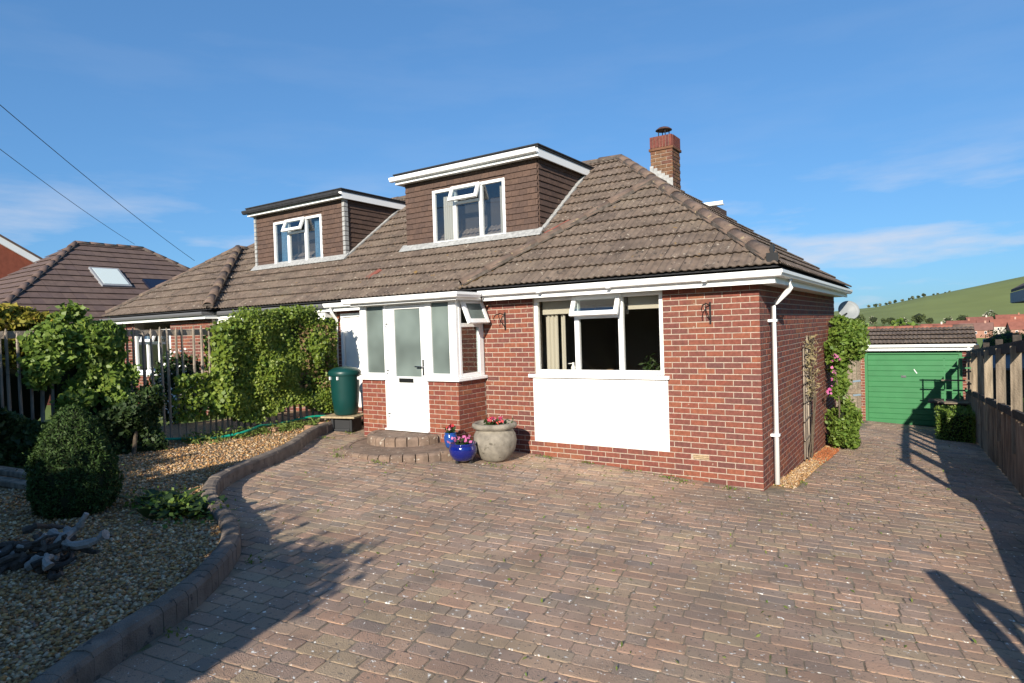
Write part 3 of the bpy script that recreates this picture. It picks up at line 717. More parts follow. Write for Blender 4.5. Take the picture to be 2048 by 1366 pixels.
# porch door
dr = MB(); y0 = -.69
dr.box(-5.655, -5.49, y0, y0+.06, .475, 2.45); dr.box(-4.935, -4.825, y0, y0+.06, .475, 2.45); dr.box(-5.489, -4.936, y0, y0+.06, 2.39, 2.45)
dr.box(-5.489, -4.936, y0, y0+.06, 1.19, 1.31); dr.box(-5.489, -4.936, y0, y0+.06, .475, .60); dr.box(-5.489, -4.936, y0+.014, y0+.05, .601, 1.189)
door = dr.build('porch_door', white_m, porch, bevel=.007)
MB().box(-5.489, -4.936, y0+.024, y0+.03, 1.311, 2.389).build('door_pane', frost_m, door)
lb = MB().box(-5.41, -5.10, y0-.012, y0-.001, 1.215, 1.285); lb.build('letter_plate', chrome_m, door, bevel=.003); MB().box(-5.385, -5.125, y0-.016, y0-.0125, 1.232, 1.268).build('letter_flap', black_m, door)
hd = MB().box(-4.90, -4.868, y0-.014, y0-.001, 1.335, 1.585); hd.bar((-4.884, y0-.04, 1.47), (-5.03, y0-.045, 1.475), .018, .02); hd.bar((-4.884, y0-.01, 1.47), (-4.884, y0-.045, 1.47), .018, .018)
hd.build('door_handle', chrome_m, door, bevel=.003)
for z in (.70, 1.40, 2.16):
    MB().box(-5.675, -5.62, y0-.022, y0-.001, z, z+.012).box(-5.668, -5.652, y0-.02, y0-.001, z-.05, z-.03).build('door_hinge', chrome_m, door)
MB().box(-5.72, -4.79, -.745, -.60, .445, .468).build('threshold', white_m, porch)
MB().box(-6.05, -4.42, .20, .29, .3, 2.45).build('inner_wall', room_m, porch)
MB().box(-6.05, -4.42, -.49, .2, .40, .44).build('porch_floor', floor_m, porch)
MB().box(-6.30, -4.05, -.86, .1, 2.545, 2.60).build('porch_flat_roof', felt_m, porch)
MB().box(-6.30, -4.12, -.82, .02, 2.502, 2.52).build('porch_soffit', white_m, porch)
fa = MB(); fa.sweep([(0, 0), (.025, 0), (.025, .12), (0, .12)], [(-6.30, -.835), (-4.09, -.835), (-4.09, -.24)], 2.475); fa.build('porch_fascia', white_m, porch)
g = MB(); g.sweep(GUT, [(-6.40, -.862), (-4.063, -.862), (-4.063, -.36)], 2.505); g.build('porch_gutter', white_m, porch)
# recessed white window left of the porch
lw = MB().frame(-7.86, -6.25, DD-.01, DD+.06, 1.30, 2.42, .07).build('recess_window_frame', white_m, house, bevel=.006)
MB().box(-7.33, -7.27, DD-.014, DD+.05, 1.371, 2.349).build('mullion', white_m, lw)
MB().box(-7.79, -6.32, DD+.03, DD+.034, 1.371, 2.349).build('white_blind', panel_m, lw)
MB().box(-7.9, -6.2, DD-.06, DD+.02, 1.25, 1.298).build('window_sill', white_m, lw)
MB().box(-7.86, -6.26, DD-.004, DD+.03, .62, 1.249).build('render_panel', panel_m, house)
# eaves
sf = MB(); sf.sweep([(0, 0), (.205, 0), (.205, .012), (0, .012)], [(-4.04, -.002), (0.002, -.002), (.002, D+.02)], 2.47)
sf.sweep([(0, 0), (.205, 0), (.205, .012), (0, .012)], [(-7.97, DD-.002), (-6.3, DD-.002)], 2.47); sf.build('soffit', white_m, house)
fa = MB(); pth = [(-4.04, -.21), (.21, -.21), (.21, D+.21)]; fa.sweep([(0, 0), (.022, 0), (.022, .15), (0, .15)], pth, 2.462)
fa.sweep([(0, 0), (.022, 0), (.022, .15), (0, .15)], [(-7.97, DD-.21), (-6.3, DD-.21)], 2.462); fa.build('fascia', white_m, house)
g = MB(); g.sweep(GUT, [(-4.06, -.235), (.235, -.235), (.235, D+.24)], 2.53); g.sweep(GUT, [(-7.97, DD-.235), (-6.3, DD-.235)], 2.53); gut = g.build('gutter', white_m, house)
for x in (-3.0, -1.9, -.6): MB().box(x, x+.05, -.345, -.235, 2.525, 2.535).build('gutter_clip', white_m, gut)
dp = MB(); dp.tube([(.285, .42, 2.53), (.285, .42, 2.43), (.26, .43, 2.39), (.10, .47, 2.25), (.065, .48, 2.20), (.065, .48, -.10)], .034, 14)
dpo = dp.build('downpipe', white_m, house, smooth=True)
for z in (2.0, .52): MB().box(.0, .11, .435, .525, z, z+.035).build('pipe_clip', white_m, dpo, bevel=.006)
MB().tube([(-7.80, DD-.28, 2.52), (-7.80, DD-.28, 2.44), (-7.92, DD-.06, 2.3), (-7.92, DD-.06, .5)], .034, 12).build('downpipe', white_m, house, smooth=True)
roof, K, K2, Rr, zK, zR = house_roof(house, False, 290)
dormer(house, False, 295)
# mossy mortar along the left hip of the wing, replacement red tile
vb = MB(); zf = lambda y: E+TP*(y+O)
for i in range(14):
    t0 = i/14; a_ = Vector((XL+.10+t0*1.5, -O+.02+t0*1.5, zf(-O+.02+t0*1.5)+.045)); b_ = Vector((XL+.10+(t0+.075)*1.5, -O+.02+(t0+.075)*1.5, zf(-O+.02+(t0+.075)*1.5)+.045))
    vb.bar(a_, b_, random.uniform(.05, .085), .03)
vb.build('mossy_mortar_fillet', valley_m, roof)
rd = mat('new red tile', [(.26, .085, .06)], .8, .15, 10)
MB().bar((XL+1.04, -O+1.06, E+1.05*TP+.12), (XL+1.34, -O+1.36, E+1.34*TP+.12), .10, .02, upv=(0, -SP, CP)).build('red_hip_tile', rd, roof)
yy = .55; MB().bar((-7.35, yy, E+TP*(yy-DD+O)+.045), (-7.20, yy+.22, E+TP*(yy+.22-DD+O)+.045), .13, .014, upv=(0, -SP, CP)).build('red_roof_tile', rd, roof)
MB().box(O-.10, O-.06, -O+.02, -O+.10, E+.06, E+.26).box(O-.14, O-.01, -O+.01, -O+.03, E+.05, E+.16).build('hip_iron', black_m, roof)
# chimney
ch = MB().box(-3.05+.012, -2.58-.012, 4.45+.012, 4.93, 4.4, 5.86); ch = ch.build('chimney', mortar_m, house)
cb = []
for k in range(2):
    cb += bricks_for((-3.05, 4.45, 4.45), (1, 0, 0), (0, -1, 0), .47, 0, 15, [], par=0, gauge=.075, zoff=4.45)
    cb += bricks_for((-2.58, 4.45, 4.45), (0, 1, 0), (1, 0, 0), .48, 0, 15, [], par=1, gauge=.075, zoff=4.45)
    break
chb_m = mat('chimney brick', [(.17, .075, .045), (.21, .10, .055), (.14, .06, .045), (.22, .12, .062), (.12, .062, .05)], .9, .3, 14, bump=.5, spots=[((.34, .24, .10), 7, .66)])
chs_m = mat('soldier brick', [(.16, .05, .04), (.20, .062, .046), (.13, .045, .04)], .9, .3, 14, bump=.5)
lay(cb, chb_m, ch, 999, 'x')
cap = MB().box(-3.075, -2.555, 4.425, 4.955, 5.575, 5.63).build('corbel_course', chb_m, ch, bevel=.008)
for i in range(7):
    MB().box(-3.05+i*.0672, -3.05+i*.0672+.057, 4.442, 4.50, 5.64, 5.865).build('soldier_brick', chs_m, ch)
for i in range(6):
    MB().box(-2.63, -2.575, 4.51+i*.0725, 4.51+i*.0725+.063, 5.64, 5.865).build('soldier_brick', chs_m, ch)
fz = lambda x: E+TP*(O-x)
for i in range(6):
    x0 = -3.06+i*.08; MB().box(x0, x0+.079, 4.435, 4.4475, fz(x0+.08)-.02, fz(x0)+.16).build('stepped_flashing', lead_m, ch)
cw = MB(); cw.lathe([(.02, .16), (.11, .13), (.165, .09), (.17, .08), (.02, .10)], (-2.83, 4.68, 5.95), 20)
cw = cw.build('chimney_cowl', mat('rusty cowl', [(.10, .05, .04)], .7, .3, 20), ch)
for a in range(4): MB().bar((-2.83+.11*math.cos(a*1.57+.6), 4.68+.11*math.sin(a*1.57+.6), 5.85), (-2.83+.11*math.cos(a*1.57+.6), 4.68+.11*math.sin(a*1.57+.6), 6.05), .015, .015).build('cowl_leg', black_m, cw)
# white gutter end of the rear dormer showing past the hip
rg = MB(); rg.sweep(GUT, [(-2.9, 5.43), (-1.84, 5.43)], 4.46); rg.box(-3.2, -2.2, 5.45, 5.48, 4.40, 4.55); rg.build('rear_dormer_gutter', white_m, house)
MB().box(-5.5, -2.1, 5.49, 6.6, 3.6, 4.53).build('rear_dormer', hang_m, house)

# ------------------------------------------------------------------ attached neighbour
nb = thing('semi_detached_bungalow', (-12, 3, .2), 'attached bungalow beyond the leafy fence with black-edged dormer and blue curtains', 'house')
mfx = lambda x: 2*CX-x
w2 = MB()
wx0, wx1 = -15.2, -13.5
for a, b, z0, z1 in ((-15.94, wx0, -.2, 2.47), (wx1, mfx(-4.2), -.2, 2.47), (wx0, wx1, -.2, 1.2)): w2.box(a, b, ws, .25, z0, z1)
w2.box(-15.94, -15.7, .251, D, -.2, 2.47); w2.box(mfx(-4.2), CX, DD+ws, DD+.25, -.2, 2.47)
w2 = w2.build('brick_wall', mortar_m, nb)
nbk = bricks_for((-15.94, 0, 0), (1, 0, 0), (0, -1, 0), 4.2, 2, 33, [(.74, 2.44, 1.2, 2.6)]) + bricks_for((mfx(-4.2), DD, 0), (1, 0, 0), (0, -1, 0), 3.7, 2, 33, [(1.0, 2.6, .9, 2.4)])
lay(nbk, brick_m, w2, 0, 'brickwork_field')
nw = casement(nb, wx0, wx1, 1.22, 2.28, .0, (-14.6, -14.05), .30, glassb_m, fw_=.06)
MB().box(wx0-.06, wx1+.06, -.06, .03, 1.16, 1.215).build('window_sill', white_m, nw)
MB().box(-12.1, -10.4, DD-.02, DD+.05, .9, 2.35).build('neighbour_porch_panel', white_m, nb)
MB().box(wx0, wx1, 1.2, 1.25, .8, 2.4).build('room_wall', room_m, nb)
MB().box(-12.0, CX-.1, DD-.2, DD+.02, 2.3, 2.45).build('fascia', white_m, nb)
fa = MB(); fa.sweep([(0, 0), (.022, 0), (.022, .15), (0, .15)], [(-16.15, D), (-16.15, -.21), (mfx(-4.29), -.21), (mfx(-4.29), DD-.2), (CX-.02, DD-.2)], 2.462); fa.build('fascia', white_m, nb)
g = MB(); g.sweep(GUT, [(-16.18, D), (-16.18, -.235), (mfx(-4.26), -.235), (mfx(-4.26), DD-.235), (CX-.02, DD-.235)], 2.53); g.build('gutter', mat('grey gutter', [(.16, .16, .17)], .5), nb)
house_roof(nb, True, 0)
dormer(nb, True, 0, -.03)

# ------------------------------------------------------------------ hipped house further left
fh = thing('hipped_house', (-22.5, 3, .3), 'bungalow with purplish brown hipped roof and skylight beyond the fence', 'house')
rx, ya, yb_, zt, h = -22.5, 1.75, 3.95, 5.40, 3.9
ez = zt-TP*h
rf = MB().box(rx-h+.3, rx+h-.3, ya-h+.3, yb_+h-.3, .2, ez).build('wall', brick_m, fh)
rf = MB().add([(rx-h, ya-h, ez-.06), (rx+h, ya-h, ez-.06), (rx+h, yb_+h, ez-.06), (rx-h, yb_+h, ez-.06)], [(0, 1, 2, 3)]).build('roof', felt_m, fh)
roof_plane((rx+h, ya-h, ez), (0, 1), (-1, 0), [(rx+h, ya-h), (rx+h, yb_+h), (rx, yb_), (rx, ya)], ngtile_m, rf, 200, flat=True)
roof_plane((rx-h, ya-h, ez), (1, 0), (0, 1), [(rx-h, ya-h), (rx+h, ya-h), (rx, ya)], ngtile_m, rf, 60, flat=True)
ridge_run((rx+h, ya-h, ez+.05), (rx, ya, zt+.05), ngtile_m, rf); ridge_run((rx, ya, zt+.05), (rx, yb_, zt+.05), ngtile_m, rf, name='ridge_tile'); ridge_run((rx+h, yb_+h, ez+.05), (rx, yb_, zt+.05), ngtile_m, rf)
n_ = Vector((SP, 0, CP))
def on_rf(y, s_, off): return Vector((rx+h-s_*CP, y, ez+s_*SP))+n_*off
for nm, y0, y1, s0, s1, m_ in (('skylight', 1.52, 2.42, 2.05, 3.15, mat('skylight blind', [(.55, .62, .60)], .35)), ('solar_panel', 2.95, 4.3, 1.9, 2.55, solar_m)):
    q = [on_rf(y0, s0, .10), on_rf(y1, s0, .10), on_rf(y1, s1, .10), on_rf(y0, s1, .10)]
    fr_ = MB(); fr_.prism(q, -n_*.10); o_ = fr_.build(nm, greypl_m if nm == 'skylight' else solar_m, rf)
    q = [on_rf(y0+.07, s0+.08, .112), on_rf(y1-.07, s0+.08, .112), on_rf(y1-.07, s1-.08, .112), on_rf(y0+.07, s1-.08, .112)]
    MB().prism(q, -n_*.01).build(nm+'_pane', m_, o_)
# red gable far left
gb = thing('gabled_house', (-40, 6, 1), 'red brick gable with white barge board at the far left edge', 'house')
MB().prism([(-38, -2, 0), (-38, 6.3, 0), (-38, 6.3, 6.2), (-38, 1.5, 9.1), (-38, -2, 7)], (-6, 0, 0)).build('gable_wall', mat('far brick', [(.30, .085, .05)], .9, .15, 4), gb)
MB().bar((-37.9, 6.5, 6.25), (-37.9, 1.3, 9.40), .12, .30).build('barge_board', white_m, gb)
MB().bar((-40.9, 6.62, 6.42), (-40.9, 1.3, 9.62), 6.2, .10).build('roof_slope', ngtile_m, gb)
MB().prism([(-35, 1, 3.9), (-35, 9, 3.9), (-38.2, 9, 5.4), (-38.2, 1, 5.4)], (0, 0, -.12)).build('lower_roof', ngtile_m, gb)

# ------------------------------------------------------------------ garage
ga = thing('garage', (1.25, 12, -.95), 'single garage with green ribbed up-and-over door and small tiled roof', 'garage')
gz = -.95
gw = MB(); gw.box(-.05+ws, .14, 12+ws, 12.2, -1.2, 1.12); gw.box(2.37, 2.60-ws, 12+ws, 12.2, -1.2, 1.12); gw.box(-.05, .14, 12.2, 16, -1.2, 1.12); gw.box(2.42, 2.60-ws, 12.2, 16, -1.2, 1.12); gw.box(.141, 2.369, 15.8, 16, -1.2, 1.12)
gw = gw.build('brick_wall', mortar_m, ga)
lay(bricks_for((-.05, 12, 0), (1, 0, 0), (0, -1, 0), .19, -15, 15) + bricks_for((2.37, 12, 0), (1, 0, 0), (0, -1, 0), .23, -15, 15) + bricks_for((2.6, 12, 0), (0, 1, 0), (1, 0, 0), 1, -15, 15), brick_m, gw, 0, 'brickwork_field')
gd = MB(); gd.frame(.14, 2.37, 12.02, 12.09, gz, 1.06, .07, .001); gd = gd.build('door_frame', green_m, ga)
for i in range(13):
    a = gz+.02+i*.1465
    MB().add([(.215, 12.045, a+.006), (2.295, 12.045, a+.006), (2.295, 12.045, a+.134), (.215, 12.045, a+.134), (.215, 12.06, a), (2.295, 12.06, a), (2.295, 12.06, a+.146), (.215, 12.06, a+.146)],
             [(0, 1, 2, 3), (0, 4, 5, 1), (1, 5, 6, 2), (2, 6, 7, 3), (3, 7, 4, 0)]).build('door_slat', green_m, gd)
MB().bar((1.02, 12.03, .38), (1.10, 12.03, .38), .02, .035).box(1.0, 1.12, 12.038, 12.044, .35, .41).build('door_handle', chrome_m, gd)
MB().bar((1.30, 12.042, .58), (1.37, 12.042, .47), .006, .018).build('paint_scratch', white_m, gd)
MB().box(-.12, 2.66, 11.86, 11.89, 1.09, 1.165).build('fascia', white_m, ga); MB().box(-.12, 2.66, 11.891, 12.2, 1.10, 1.115).build('soffit', white_m, ga)
g = MB(); g.sweep(GUT, [(-.14, 11.858), (2.70, 11.858)], 1.175); g.build('gutter', white_m, ga)
MB().tube([(2.50, 11.84, 1.19), (2.50, 11.95, 1.05), (2.50, 11.95, -.9)], .036, 12).build('downpipe', white_m, ga, smooth=True)
gr = MB().box(-.05, 2.60, 12.0, 15.9, 1.117, 1.16).build('roof', felt_m, ga)
roof_plane((-.12, 11.80, 1.27), (1, 0), (0, 1), [(-.12, 11.80), (2.68, 11.80), (2.68, 13.35), (-.12, 13.35)], tile_m, gr, 60, gauge=.40, tp=.27)
MB().prism([(-.12, 13.36, 1.68), (2.68, 13.36, 1.68), (2.68, 15.6, 1.1), (-.12, 15.6, 1.1)], (0, 0, -.05)).build('rear_slope', tile_m, gr)
rdg = mat('red ridge', [(.30, .11, .075), (.33, .13, .09)], .85, .15, 10)
for i in range(6): MB().tube([(-.1+i*.462, 13.34, 1.66), (.345+i*.462, 13.34, 1.66)], .085, 12).build('ridge_tile', rdg if i < 5 else ridge_m, gr, smooth=True)
# side gate
gt = thing('garden_gate', (-.2, 11.4, -.9), 'pale boarded wooden side gate with blue-grey strap hinges left of the garage', 'gate')
for i in range(6): MB().box(-.52+i*.103, -.52+i*.103+.096, 11.40+.004*(i % 2), 11.42+.004*(i % 2), -.88, 1.0+.02*math.sin(i)).build('board', wood_m, gt)
for z in (-.62, -.1, .28): MB().bar((-.1, 11.39, z), (.09, 11.39, z+.03), .012, .05).build('strap_hinge', tablue_m, gt)
MB().box(-.5, .09, 11.375, 11.398, -.05, .09).build('rail', wood_m, gt)

# ------------------------------------------------------------------ right boundary fence
fn = thing('boundary_fence', (2.7, 4, -.5), 'tall weathered timber fence with open upper slats running along the drive to the garage', 'fence')
def fz_(y): return zg(fence_x(y), y)
fenceb_m = mat('sunned fence wood', [(.34, .265, .185), (.40, .32, .225), (.26, .205, .15), (.37, .285, .195)], .92, .5, 16, 8, bump=1, bscale=50, stretch=(1, 1, .12))
def fbar(x, y, w, t, a, z0, z1):
    d = Vector((math.sin(a), -math.cos(a), 0))*-1; c = Vector((x, y+w/2, 0)); n_ = Vector((d.y, -d.x, 0))
    q = [c+d*w/2+n_*t/2, c+d*w/2-n_*t/2, c-d*w/2-n_*t/2, c-d*w/2+n_*t/2]
    return MB().prism([(p.x, p.y, z0) for p in q], (0, 0, z1-z0))
y = -1.0; i = 0
while y < 11.6:
    x = fence_x(y); z = fz_(y)
    # lower close boards
    wd = random.uniform(.085, .135)
    fbar(x+random.uniform(-.01, .01), y, wd*1.02, .016, R(33+random.gauss(0, 5)), z+.02, z+1.04+random.uniform(-.07, .10)).build('lower_board', fenceb_m, fn)
    if i % 4 == 1 and y > -1:
        pass
    y += wd; i += 1
for yp in (1.0, 2.75, 4.45, 6.3, 7.7, 9.2, 10.6):
    fbar(fence_x(yp)-.01, yp, .115, .05, R(68), fz_(yp)+.5, fz_(yp)+1.98).build('upper_post', fenceb_m, fn)
for ya, yb in [(k*2.1-1.0, k*2.1+1.1) for k in range(6)]:
    xa, xb = fence_x(ya), fence_x(yb)
    MB().bar((xa+.02, ya, fz_(ya)+1.97), (xb+.02, yb, fz_(yb)+1.97), .05, .16).build('top_rail', dwood_m, fn)
    MB().bar((xa-.03, ya, fz_(ya)+1.06), (xb-.03, yb, fz_(yb)+1.06), .045, .11).build('middle_rail', dwood_m, fn)
    MB().box(xa+.0, xa+.10, ya-.05, ya+.05, fz_(ya)-.1, fz_(ya)+2.15).build('post', dwood_m, fn)
lf = thing('low_fence', (2.9, -4, .1), 'lower slatted timber fence continuing towards the street, outside the right edge', 'fence')
y = -8.6
while y < -1.1:
    x = fence_x(y); MB().box(x-.01, x+.015, y, y+.085, fz_(y)+.05, fz_(y)+.90).build('slat', oldwood_m, lf); y += .112
MB().bar((fence_x(-8.6)+.03, -8.6, fz_(-8.6)+.86), (fence_x(-1.1)+.03, -1.1, fz_(-1.1)+.86), .05, .12).build('top_rail', oldwood_m, lf)
MB().bar((fence_x(-8.6)+.03, -8.6, fz_(-8.6)+.4), (fence_x(-1.1)+.03, -1.1, fz_(-1.1)+.4), .05, .10).build('bottom_rail', oldwood_m, lf)
# open driveway gate beside the camera (its shadow falls on the drive)
og = thing('open_gate', (2.9, -6.9, .1), 'braced wooden gate standing open behind the right edge, throwing its shadow on the drive', 'gate')
gx0, gy0 = 2.87, -5.75; gz0 = zg(2.87, -5.75)
gdv = Vector((.62, -.78, 0)).normalized()
gp = lambda s_, z: Vector((gx0, gy0, gz0+z))+gdv*s_
MB().bar(gp(0, 0), gp(0, 1.56), .13, .13, upv=gdv).build('stile', oldwood_m, og)
MB().bar(gp(.0, 1.50), gp(1.5, 1.50), .05, .13).build('top_rail', oldwood_m, og)
MB().bar(gp(1.5, 0), gp(1.5, 1.56), .10, .10, upv=gdv).build('stile', oldwood_m, og)
MB().bar(gp(.05, .6), gp(1.45, 1.42), .04, .09).build('brace', oldwood_m, og)
MB().bar(gp(.45, .1), gp(.45, 1.45), .09, .03, upv=gdv).build('upright', oldwood_m, og)
MB().bar(gp(.9, .1), gp(.9, 1.45), .09, .03, upv=gdv).build('upright', oldwood_m, og)
MB().bar(gp(.0, .35), gp(1.5, .35), .05, .12).build('bottom_rail', oldwood_m, og)
# neighbouring building and oddments beyond the fence
nr_ = thing('right_neighbour_house', (6, 8, -.5), 'dark wall and pale gutter of the house past the right-hand fence', 'house')
MB().box(3.92, 9, 7.7, 14.6, -1, 2.28).build('wall', mat('dark brick', [(.07, .035, .03)], .9, .2, 8), nr_)
MB().prism([(3.62, 7.5, 2.60), (3.62, 14.9, 2.60), (6, 14.9, 4.0), (6, 7.5, 4.0)], (0, 0, .08)).build('roof_slope', ngtile_m, nr_)
MB().box(3.63, 3.90, 7.5, 14.9, 2.285, 2.31).build('soffit', greypl_m, nr_)
MB().box(3.60, 3.625, 7.5, 14.9, 2.30, 2.58).build('fascia', greypl_m, nr_)
sh = thing('grey_shed', (3.6, 15, -1), 'grey sheeted shed seen through the fence slats', 'shed')
MB().box(3.2, 4.7, 15, 17, -.9, .35).build('wall', wood_m, sh); MB().prism([(3.05, 14.8, .38), (4.9, 14.8, .38), (4.9, 17, 1.15), (3.05, 17, 1.15)], (0, 0, .06)).build('roof', greypl_m, sh)

# ------------------------------------------------------------------ garden edging
ed = thing('garden_edging', (-4.5, -4.5, .3), 'curving low edging of upright rounded blocks between gravel bed and drive', 'edging')
KQ = catmull(KERB, .105)
kb_prof = [(-.075, -.12), (-.075, .12), (-.06, .148), (-.03, .16), (.03, .16), (.06, .148), (.075, .12), (.075, -.12)]
for p, q in zip(KQ, KQ[1:]):
    d = (q-p); n_ = Vector((-d.y, d.x)).normalized(); dn = d.normalized(); z = zg((p.x+q.x)/2, (p.y+q.y)/2)
    jz = random.uniform(-.004, .004); js = random.uniform(-.002, .002); vs = []
    for P_ in (p+dn*.0015, q-dn*.0015):
        vs += [(P_.x+n_.x*(o+js), P_.y+n_.y*(o+js), z+hh+jz) for o, hh in kb_prof]
    N = len(kb_prof)
    MB().add(vs, [(k, (k+1) % N, (k+1) % N+N, k+N) for k in range(N)]+[tuple(range(N)), tuple(range(2*N-1, N-1, -1))]).build('edging_block', kerb_m, ed)
cb_ = MB(); 
for p, q in zip(KP[::4], KP[4::4]):
    d = (q-p); n_ = Vector((-d.y, d.x)).normalized(); z = zg(p.x, p.y); z2 = zg(q.x, q.y)
    cb_.add([(P_.x+n_.x*o, P_.y+n_.y*o, zz+hh) for P_, zz in ((p, z), (q, z2)) for o, hh in ((-.066, -.1), (-.066, .118), (-.03, .148), (.03, .148), (.066, .118), (.066, -.1))], [(k, (k+1) % 6, (k+1) % 6+6, k+6) for k in range(6)])
cb_.build('mortar_bed', mortar_m, ed)
# gravel bed: sheet + stones
GV = MB(); ins = [p for p in KP[::2]]
def gzv(x, y): return zg(x, y)+.075
left = -9.0
for a, b in zip(ins, ins[1:]):
    GV.add([(a.x, a.y, gzv(a.x, a.y)), (b.x, b.y, gzv(b.x, b.y)), (left, b.y, gzv(left, b.y)), (left, a.y, gzv(left, a.y))], [(0, 1, 2, 3)])
GV.add([(-7.1, -.46, gzv(-7.1, -.46)), (left, -.46, gzv(left, -.46)), (left, .3, gzv(left, .3)), (-7.1, .3, gzv(-7.1, .3))], [(0, 1, 2, 3)])
GV.build('gravel_bed', gravelbase_m, kind='structure')
def stones(name, P, size, m, **k):
    n = len(P); s = size*rng.uniform(.6, 1.5, (n, 1)); base = np.array([(1, 0, 0), (-1, 0, 0), (0, 1, 0), (0, -1, 0), (0, 0, .6), (0, 0, -.6)])
    a = rng.uniform(0, 6.28, n); ca, sa = np.cos(a), np.sin(a)
    V = base[None]*(1+rng.uniform(-.35, .35, (n, 6, 3))); V = V*s[:, None]
    X_ = V[..., 0]*ca[:, None]-V[..., 1]*sa[:, None]; Y_ = V[..., 0]*sa[:, None]+V[..., 1]*ca[:, None]
    tl = rng.normal(0, .35, (n, 1)); Z_ = V[..., 2]+X_*tl
    V = np.stack([X_, Y_, Z_], -1)+P[:, None]
    f = np.array([(0, 2, 4), (2, 1, 4), (1, 3, 4), (3, 0, 4), (2, 0, 5), (1, 2, 5), (3, 1, 5), (0, 3, 5)])
    F = (f[None]+6*np.arange(n)[:, None, None]).reshape(-1, 3)
    return raw(name, V.reshape(-1, 3), F, m, **k)
pts = []
while len(pts) < 46000:
    x, y = random.uniform(-7.6, -1.2), random.uniform(-7.8, -.1)
    if dcam((x, y, .4)) > 3 and random.random() < min(1, (5.2/dcam((x, y, .4)))**2.0) and in_view(x, y, .4): pts.append((x, y))
pa = np.array(pts)
ks = np.array([kerb_side(x, y) for x, y in pts[:]]) if False else None
# side of the edging by polygon test in bulk
kx = np.array([p.x for p in KP]); ky = np.array([p.y for p in KP])
edge_x = np.interp(pa[:, 1], ky, kx)
pa = pa[pa[:, 0] < edge_x-.07]
gp_ = np.array([(x, y, gzv(x, y)+random.uniform(0, .012)) for x, y in pa])
stones('gravel', gp_, .0155, gravel_m, kind='stuff', label='golden shingle covering the planting bed', cat='gravel')
# strip of gravel along the side wall
st = np.array([(random.uniform(.02, .27), y_, 0) for y_ in rng.uniform(.45, 6.0, 3500)]); st[:, 2] = [zg(a, b)+.006 for a, b, _ in st]
MB().add([(.0, .3, zg(0, .3)-.004), (.29, .3, zg(.29, .3)-.004), (.29, 7, zg(.29, 7)-.004), (0, 7, zg(0, 7)-.004)], [(0, 1, 2, 3)]).build('gravel_strip', gravelbase_m, kind='structure')
stones('gravel', st, .016, gravel_m, kind='stuff', label='pale gravel strip at the foot of the side wall', cat='gravel')
oc = np.array([(random.uniform(.05, .30), random.gauss(4.1, .45), 0) for _ in range(500)]); oc[:, 2] = [zg(a, b)+.014 for a, b, _ in oc]
stones('broken_tile_chips', oc, .02, rust_m, kind='stuff', label='orange broken tile chips lying on the side gravel', cat='chips')

# ------------------------------------------------------------------ doorstep
stp = thing('doorstep', (-5.1, -1.2, .2), 'two-tier curved block doorstep below the white porch door', 'doorstep')
def tier(cx, cy, rx_, ry_, z0, z1, n, a0, a1):
    core = [(cx+(rx_-.06)*math.cos(t), cy+(ry_-.06)*math.sin(t), z0-.1) for t in [a0+(a1-a0)*k/30 for k in range(31)]]
    core += [(cx+rx_*math.cos(a1), -.705, z0-.1), (cx+rx_*math.cos(a0), -.705, z0-.1)]
    MB().prism(core, (0, 0, z1-z0+.092)).build('step_core', step_m, stp)
    for k in range(n):
        t0, t1 = a0+(a1-a0)*(k+.04)/n, a0+(a1-a0)*(k+.96)/n
        prof = [(-.10, 0), (-.10, z1-z0), (-.03, z1-z0+.004), (.0, z1-z0-.012), (.012, z1-z0-.035), (.012, -.05)]
        vs = []
        for t in (t0, (t0+t1)/2, t1):
            vs += [(cx+(rx_+o)*math.cos(t), cy+(ry_+o)*math.sin(t), z0+hh) for o, hh in prof]
        N = len(prof); fs = [(j*N+k2, j*N+(k2+1) % N, (j+1)*N+(k2+1) % N, (j+1)*N+k2) for j in range(2) for k2 in range(N)]+[tuple(range(N)), tuple(range(3*N-1, 2*N-1, -1))]
        MB().add(vs, fs).build('step_block', step_m, stp)
tier(-4.98, -.78, 1.08, 1.19, .17, .315, 20, R(178), R(358))
tier(-5.22, -.75, .64, .60, .315, .438, 11, R(182), R(358))

# ------------------------------------------------------------------ pots
def flowers(parent, c, r, h, n, fm):
    P = np.array([(c[0]+random.gauss(0, r*.45), c[1]+random.gauss(0, r*.45), c[2]+random.uniform(0, h)) for _ in range(n)])
    leafmesh('foliage', P, .06, darkleaf_m, parent)
    P2 = np.array([(c[0]+random.gauss(0, r*.42), c[1]+random.gauss(0, r*.42), c[2]+h*.6+random.uniform(0, h*.6)) for _ in range(n//3)])
    leafmesh('flower', P2, .055, fm, parent, asp=.95, kind='stuff')
p1 = thing('stone_urn', (-3.50, -.78, .14), 'large weathered stone urn with red flowers beside the porch', 'plant pot')
z = zg(-3.5, -.78)
MB().lathe([(.0, .0), (.16, .0), (.21, .04), (.29, .16), (.315, .28), (.30, .38), (.265, .44), (.25, .455), (.31, .475), (.325, .50), (.32, .535), (.285, .55), (.26, .54), (.25, .47), (.0, .46)], (-3.50, -.78, z), 40).build('urn_body', stone_m, p1, smooth=True)
MB().lathe([(0, .485), (.25, .485)], (-3.5, -.78, z), 24).build('soil', soil_m, p1); flowers(p1, (-3.5, -.78, z+.49), .20, .11, 110, red_m)
p2 = thing('blue_bowl_pot', (-3.74, -1.22, .17), 'squat dark blue glazed pot with pink flowers in front of the stone urn', 'plant pot')
z = zg(-3.74, -1.22)+.035
MB().lathe([(0, 0), (.10, 0), (.14, .02), (.185, .09), (.20, .15), (.19, .20), (.178, .225), (.19, .235), (.188, .25), (.165, .245), (.16, .2), (0, .19)], (-3.74, -1.22, z), 36).build('pot_body', blue_m, p2, smooth=True)
